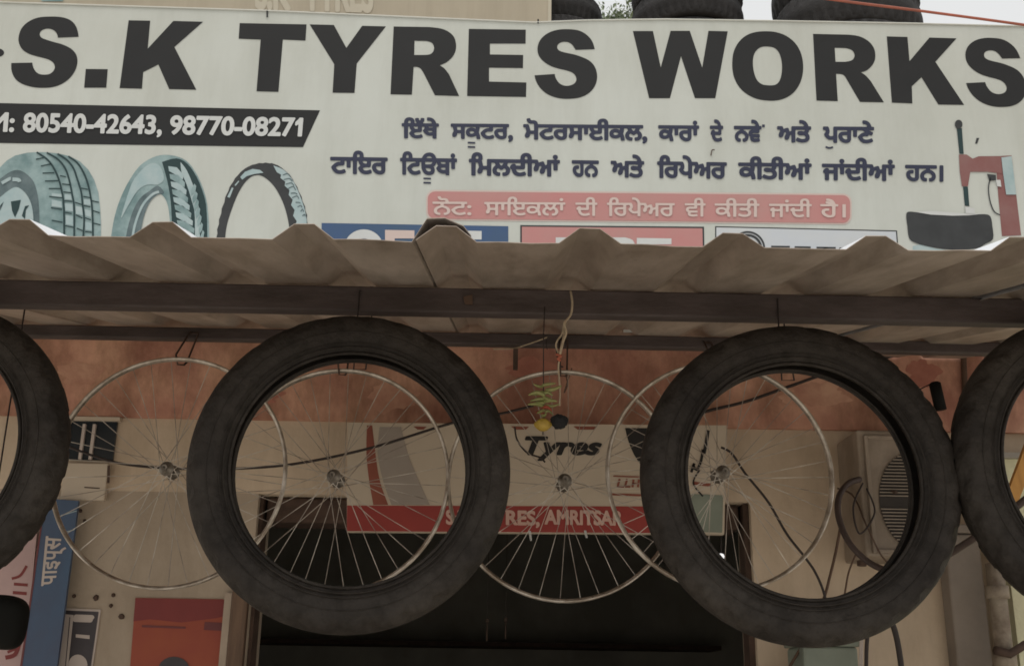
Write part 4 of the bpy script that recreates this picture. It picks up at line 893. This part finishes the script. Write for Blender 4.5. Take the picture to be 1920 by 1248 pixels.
hz = [(1612, 898, 3.6), (1588, 908, 3.56), (1572, 935, 3.52), (1574, 975, 3.48), (1596, 1022, 3.44), (1640, 1060, 3.4), (1700, 1074, 3.3), (1755, 1052, 3.15), (1805, 1022, 3.05), (1860, 985, 2.95), (1930, 930, 2.9)]
hq = crom([P(*q) for q in hz], 6); o = tube('inner_tube', [p-hq[0] for p in hq], 0.010, M['tube'], None, 8, local=True); o.location = hq[0]
tag(o, 'dark brown inner tube slung from the wall bracket to behind the right edge tyre', 'inner tube')
cable('top_cable', [(1480, -12, 3.62), (1600, 5, 3.62), (1720, 20, 3.62), (1920, 47, 3.62), (2100, 74, 3.62)], 0.0055, M['cable_red'], 'red orange cable slanting across the sky at the top right')
# small things low in the right doorway
gb = thing('green_crate', 'grey green crate standing below the right tyre against the cream wall', 'crate', P(1560, 1248, 3.55))
a, b = P(1512, 1320, 3.55), P(1608, 1212, 3.55)
box('body', a.x, b.x, 3.55, 3.75, a.z, b.z, M['board_green'], gb, b=0.008)
box('rim', a.x-0.008, b.x+0.008, 3.542, 3.758, b.z+0.0005, b.z+0.02, M['board_green'], gb, b=0.004)
box('shelf_bracket', a.x, b.x, 3.76, Y_WALL-0.001, a.z-0.03, a.z-0.001, M['rust'], gb)
box('shelf', a.x-0.03, b.x+0.03, 3.52, 3.7595, a.z-0.025, a.z-0.0005, M['rust'], gb)
# plank leaning at the right edge
pl = thing('wooden_plank', 'yellow wooden plank leaning at the right edge inside the tyre hole', 'plank', P(1880, 1000, 3.05))
s0, s1 = P(1884, 975, 3.05), P(1990, 690, 3.1); d = (s1-s0).normalized(); sd_ = Vector((d.z, 0, -d.x))*0.017
s00 = s0 - d*0.02
V = [s00-sd_, s00+sd_, s1+sd_, s1-sd_]; V = V+[v+Vector((0, 0.02, 0)) for v in V]
mesh_obj('board', V, [(0, 1, 2, 3), (7, 6, 5, 4), (0, 4, 5, 1), (1, 5, 6, 2), (2, 6, 7, 3), (3, 7, 4, 0)], M['plank'], pl)
tube('tie_wire', [s1, s1+Vector((0, 0, roof_z(3.1)-s1.z))], 0.003, M['thread'], pl)

# ------------------------------------------------------------------ small hanging things
for px, py, L, lab in ((993, 997, 15, 'pale paper strip hanging under the board left of the wheel hub'), (1097, 996, 11, 'pale paper strip hanging under the board right of the wheel hub')):
    a = P(px, py, YB-0.004); w_ = 0.004; h_ = L*0.0018
    V = [a+Vector(q) for q in ((-w_, 0, 0.004), (w_, 0, 0.004), (w_+0.004, -0.004, -h_), (0.002, -0.004, -h_*1.05))]
    V = [v-a for v in V]; V += [v+Vector((0, 0.0012, 0)) for v in V]
    o = mesh_obj('paper_strip', V, [(0, 3, 2, 1), (4, 5, 6, 7), (0, 1, 5, 4), (1, 2, 6, 5), (2, 3, 7, 6), (3, 0, 4, 7)], M['inkwhite']); o.location = a
    tag(o, lab, 'paper strip', 'paper strips under the doorway board')
for px, py, L, lab in ((913, 1183, 16, 'left of two dim spanners hanging inside the dark doorway'), (948, 1180, 15, 'right of two dim spanners hanging inside the dark doorway')):
    a = P(px, py, 4.5); h_ = L*0.0022
    t = thing('spanner', lab, 'spanner', a, 'spanners inside the doorway')
    tube('shank', [Vector((0, 0, -h_)), Vector((0, 0, h_))], 0.003, M['rust'], t, 6, local=True)
    v, f = lathe([(0.011, -0.004), (0.011, 0.004), (0.005, 0.004), (0.005, -0.004)], 8); mesh_obj('ring', [(x*0.7, y*0.7, q*0.7+h_+0.006) for x, y, q in v], f, M['rust'], t, local=True)
    tube('string', [Vector((0, 0, h_+0.018)), Vector((0, 0, 3.5-a.z))], 0.001, M['thread'], t, 4, local=True)
cy = thing('dark_canister', 'short dark canister hanging on the red band between the two right tyres', 'canister', P(1757, 742, 3.7))
a, b = P(1752, 716, 3.7), P(1764, 768, 3.7)
tube('body', [b, b*0.06+a*0.94, a], 0.02, M['black'], cy, 12, radii=[0.02, 0.02, 0.012])
tube('hook_wire', [a, a+Vector((0, Y_WALL-0.021-a.y, 0.01))], 0.002, M['thread'], cy)
cable('wall_conduit', [(1806, 655, 3.815), (1808, 700, 3.815), (1810, 760, 3.815), (1812, 830, 3.815)], 0.010, M['cable_brown'], 'brown vertical conduit on the red band near the right edge', 'conduit')
cable('thin_wire', [(1618, 905, 3.6), (1600, 950, 3.58), (1612, 1000, 3.57), (1640, 960, 3.58), (1625, 915, 3.6)], 0.003, M['cable'], 'thin wire looped beside the cooler case')
cable('thin_wire', [(1570, 915, 3.7), (1600, 930, 3.66), (1625, 985, 3.6), (1660, 1050, 3.6), (1700, 1060, 3.6)], 0.003, M['cable_brown'], 'thin brown wire crossing the lower front of the cooler')
cable('thin_wire', [(1060, 700, 3.3), (1064, 720, 3.3), (1058, 735, 3.32), (1072, 690, 3.25)], 0.0018, M['cable_brown'], 'short brown wire end right of the twine knot')
# grime patches on the cream wall
def smudge(px, py, rx, ry, Y, m, name, parent, seed):
    rd_ = random.Random(seed); ph = [rd_.random()*6 for _ in range(4)]
    pts = []
    for k in range(48):
        a = 2*math.pi*k/48; r = 1+0.14*math.sin(3*a+ph[0])+0.10*math.sin(5*a+ph[1])+0.07*math.sin(9*a+ph[2])+0.05*math.sin(15*a+ph[3])
        pts.append((px+rx*r*math.cos(a), py+ry*r*math.sin(a)))
    return print_poly(name, [pts], Y, m, parent, 1)
M['grime'] = mat('wall_grime', (0.46, 0.375, 0.295), 0.9, 0.3, 7, tint=(0.40, 0.32, 0.25), bump=0.3, bscale=25)
M['grime_pale'] = mat('worn_paint_patch', (0.64, 0.56, 0.46), 0.9, 0.2, 7, bump=0.3, bscale=25)
for x, y, rx, ry, q in ((150, 700, 40, 22, 11), (470, 745, 55, 20, 12), (735, 745, 45, 26, 13), (1000, 690, 50, 18, 14), (1530, 740, 60, 22, 15), (1730, 700, 30, 26, 16)):
    smudge(x, y, rx, ry, Y_WALL-0.0205, M['worn_red'] if q % 2 else M['dark_red'], 'plaster_patch', shop, q)

# ------------------------------------------------------------------ tree far behind
tr = thing('leafy_tree', 'green leafy tree top showing above the sign between the roof tyres', 'tree', (P(1150, 20, 15).x, 15.0, 0))
ztop = P(1157, 14, 15).z
tube('trunk', [Vector((0, 0, 0)), Vector((0.1, 0, 3)), Vector((-0.05, 0.1, 6)), Vector((0.05, 0, ztop-1.2))], 0.2, M['bark'], tr, 10, radii=[0.26, 0.2, 0.14, 0.04], local=True)
for i in range(6):
    a = i*1.05; h = ztop-3.2+i*0.3
    tube('limb', [Vector((0, 0, h)), Vector((0.5*math.cos(a), 0.5*math.sin(a), h+0.6)), Vector((0.8*math.cos(a), 0.8*math.sin(a), h+1.0))], 0.05, M['bark'], tr, 6, radii=[0.06, 0.04, 0.015], local=True)
V, F = [], []
for i in range(14000):
    cl = random.choice(range(16)); random.seed(cl*77+1); cx_, cy_, cz_ = random.uniform(-0.7, 0.7), random.uniform(-0.7, 0.7), random.uniform(-1.7, -0.25); random.seed(i*13+5)
    p = Vector((cx_+random.gauss(0, 0.16), cy_+random.gauss(0, 0.16), ztop+cz_+random.gauss(0, 0.13)))
    d = Vector((random.gauss(0, 1), random.gauss(0, 1), random.gauss(0, 1))).normalized(); e = d.orthogonal().normalized(); L = random.uniform(0.03, 0.06)
    n = len(V); V += [p-d*L, p+e*L*0.4, p+d*L, p-e*L*0.4]; F.append((n, n+1, n+2, n+3))
cr = mesh_obj('crown', V, F, M['leaf'], tr, local=True)
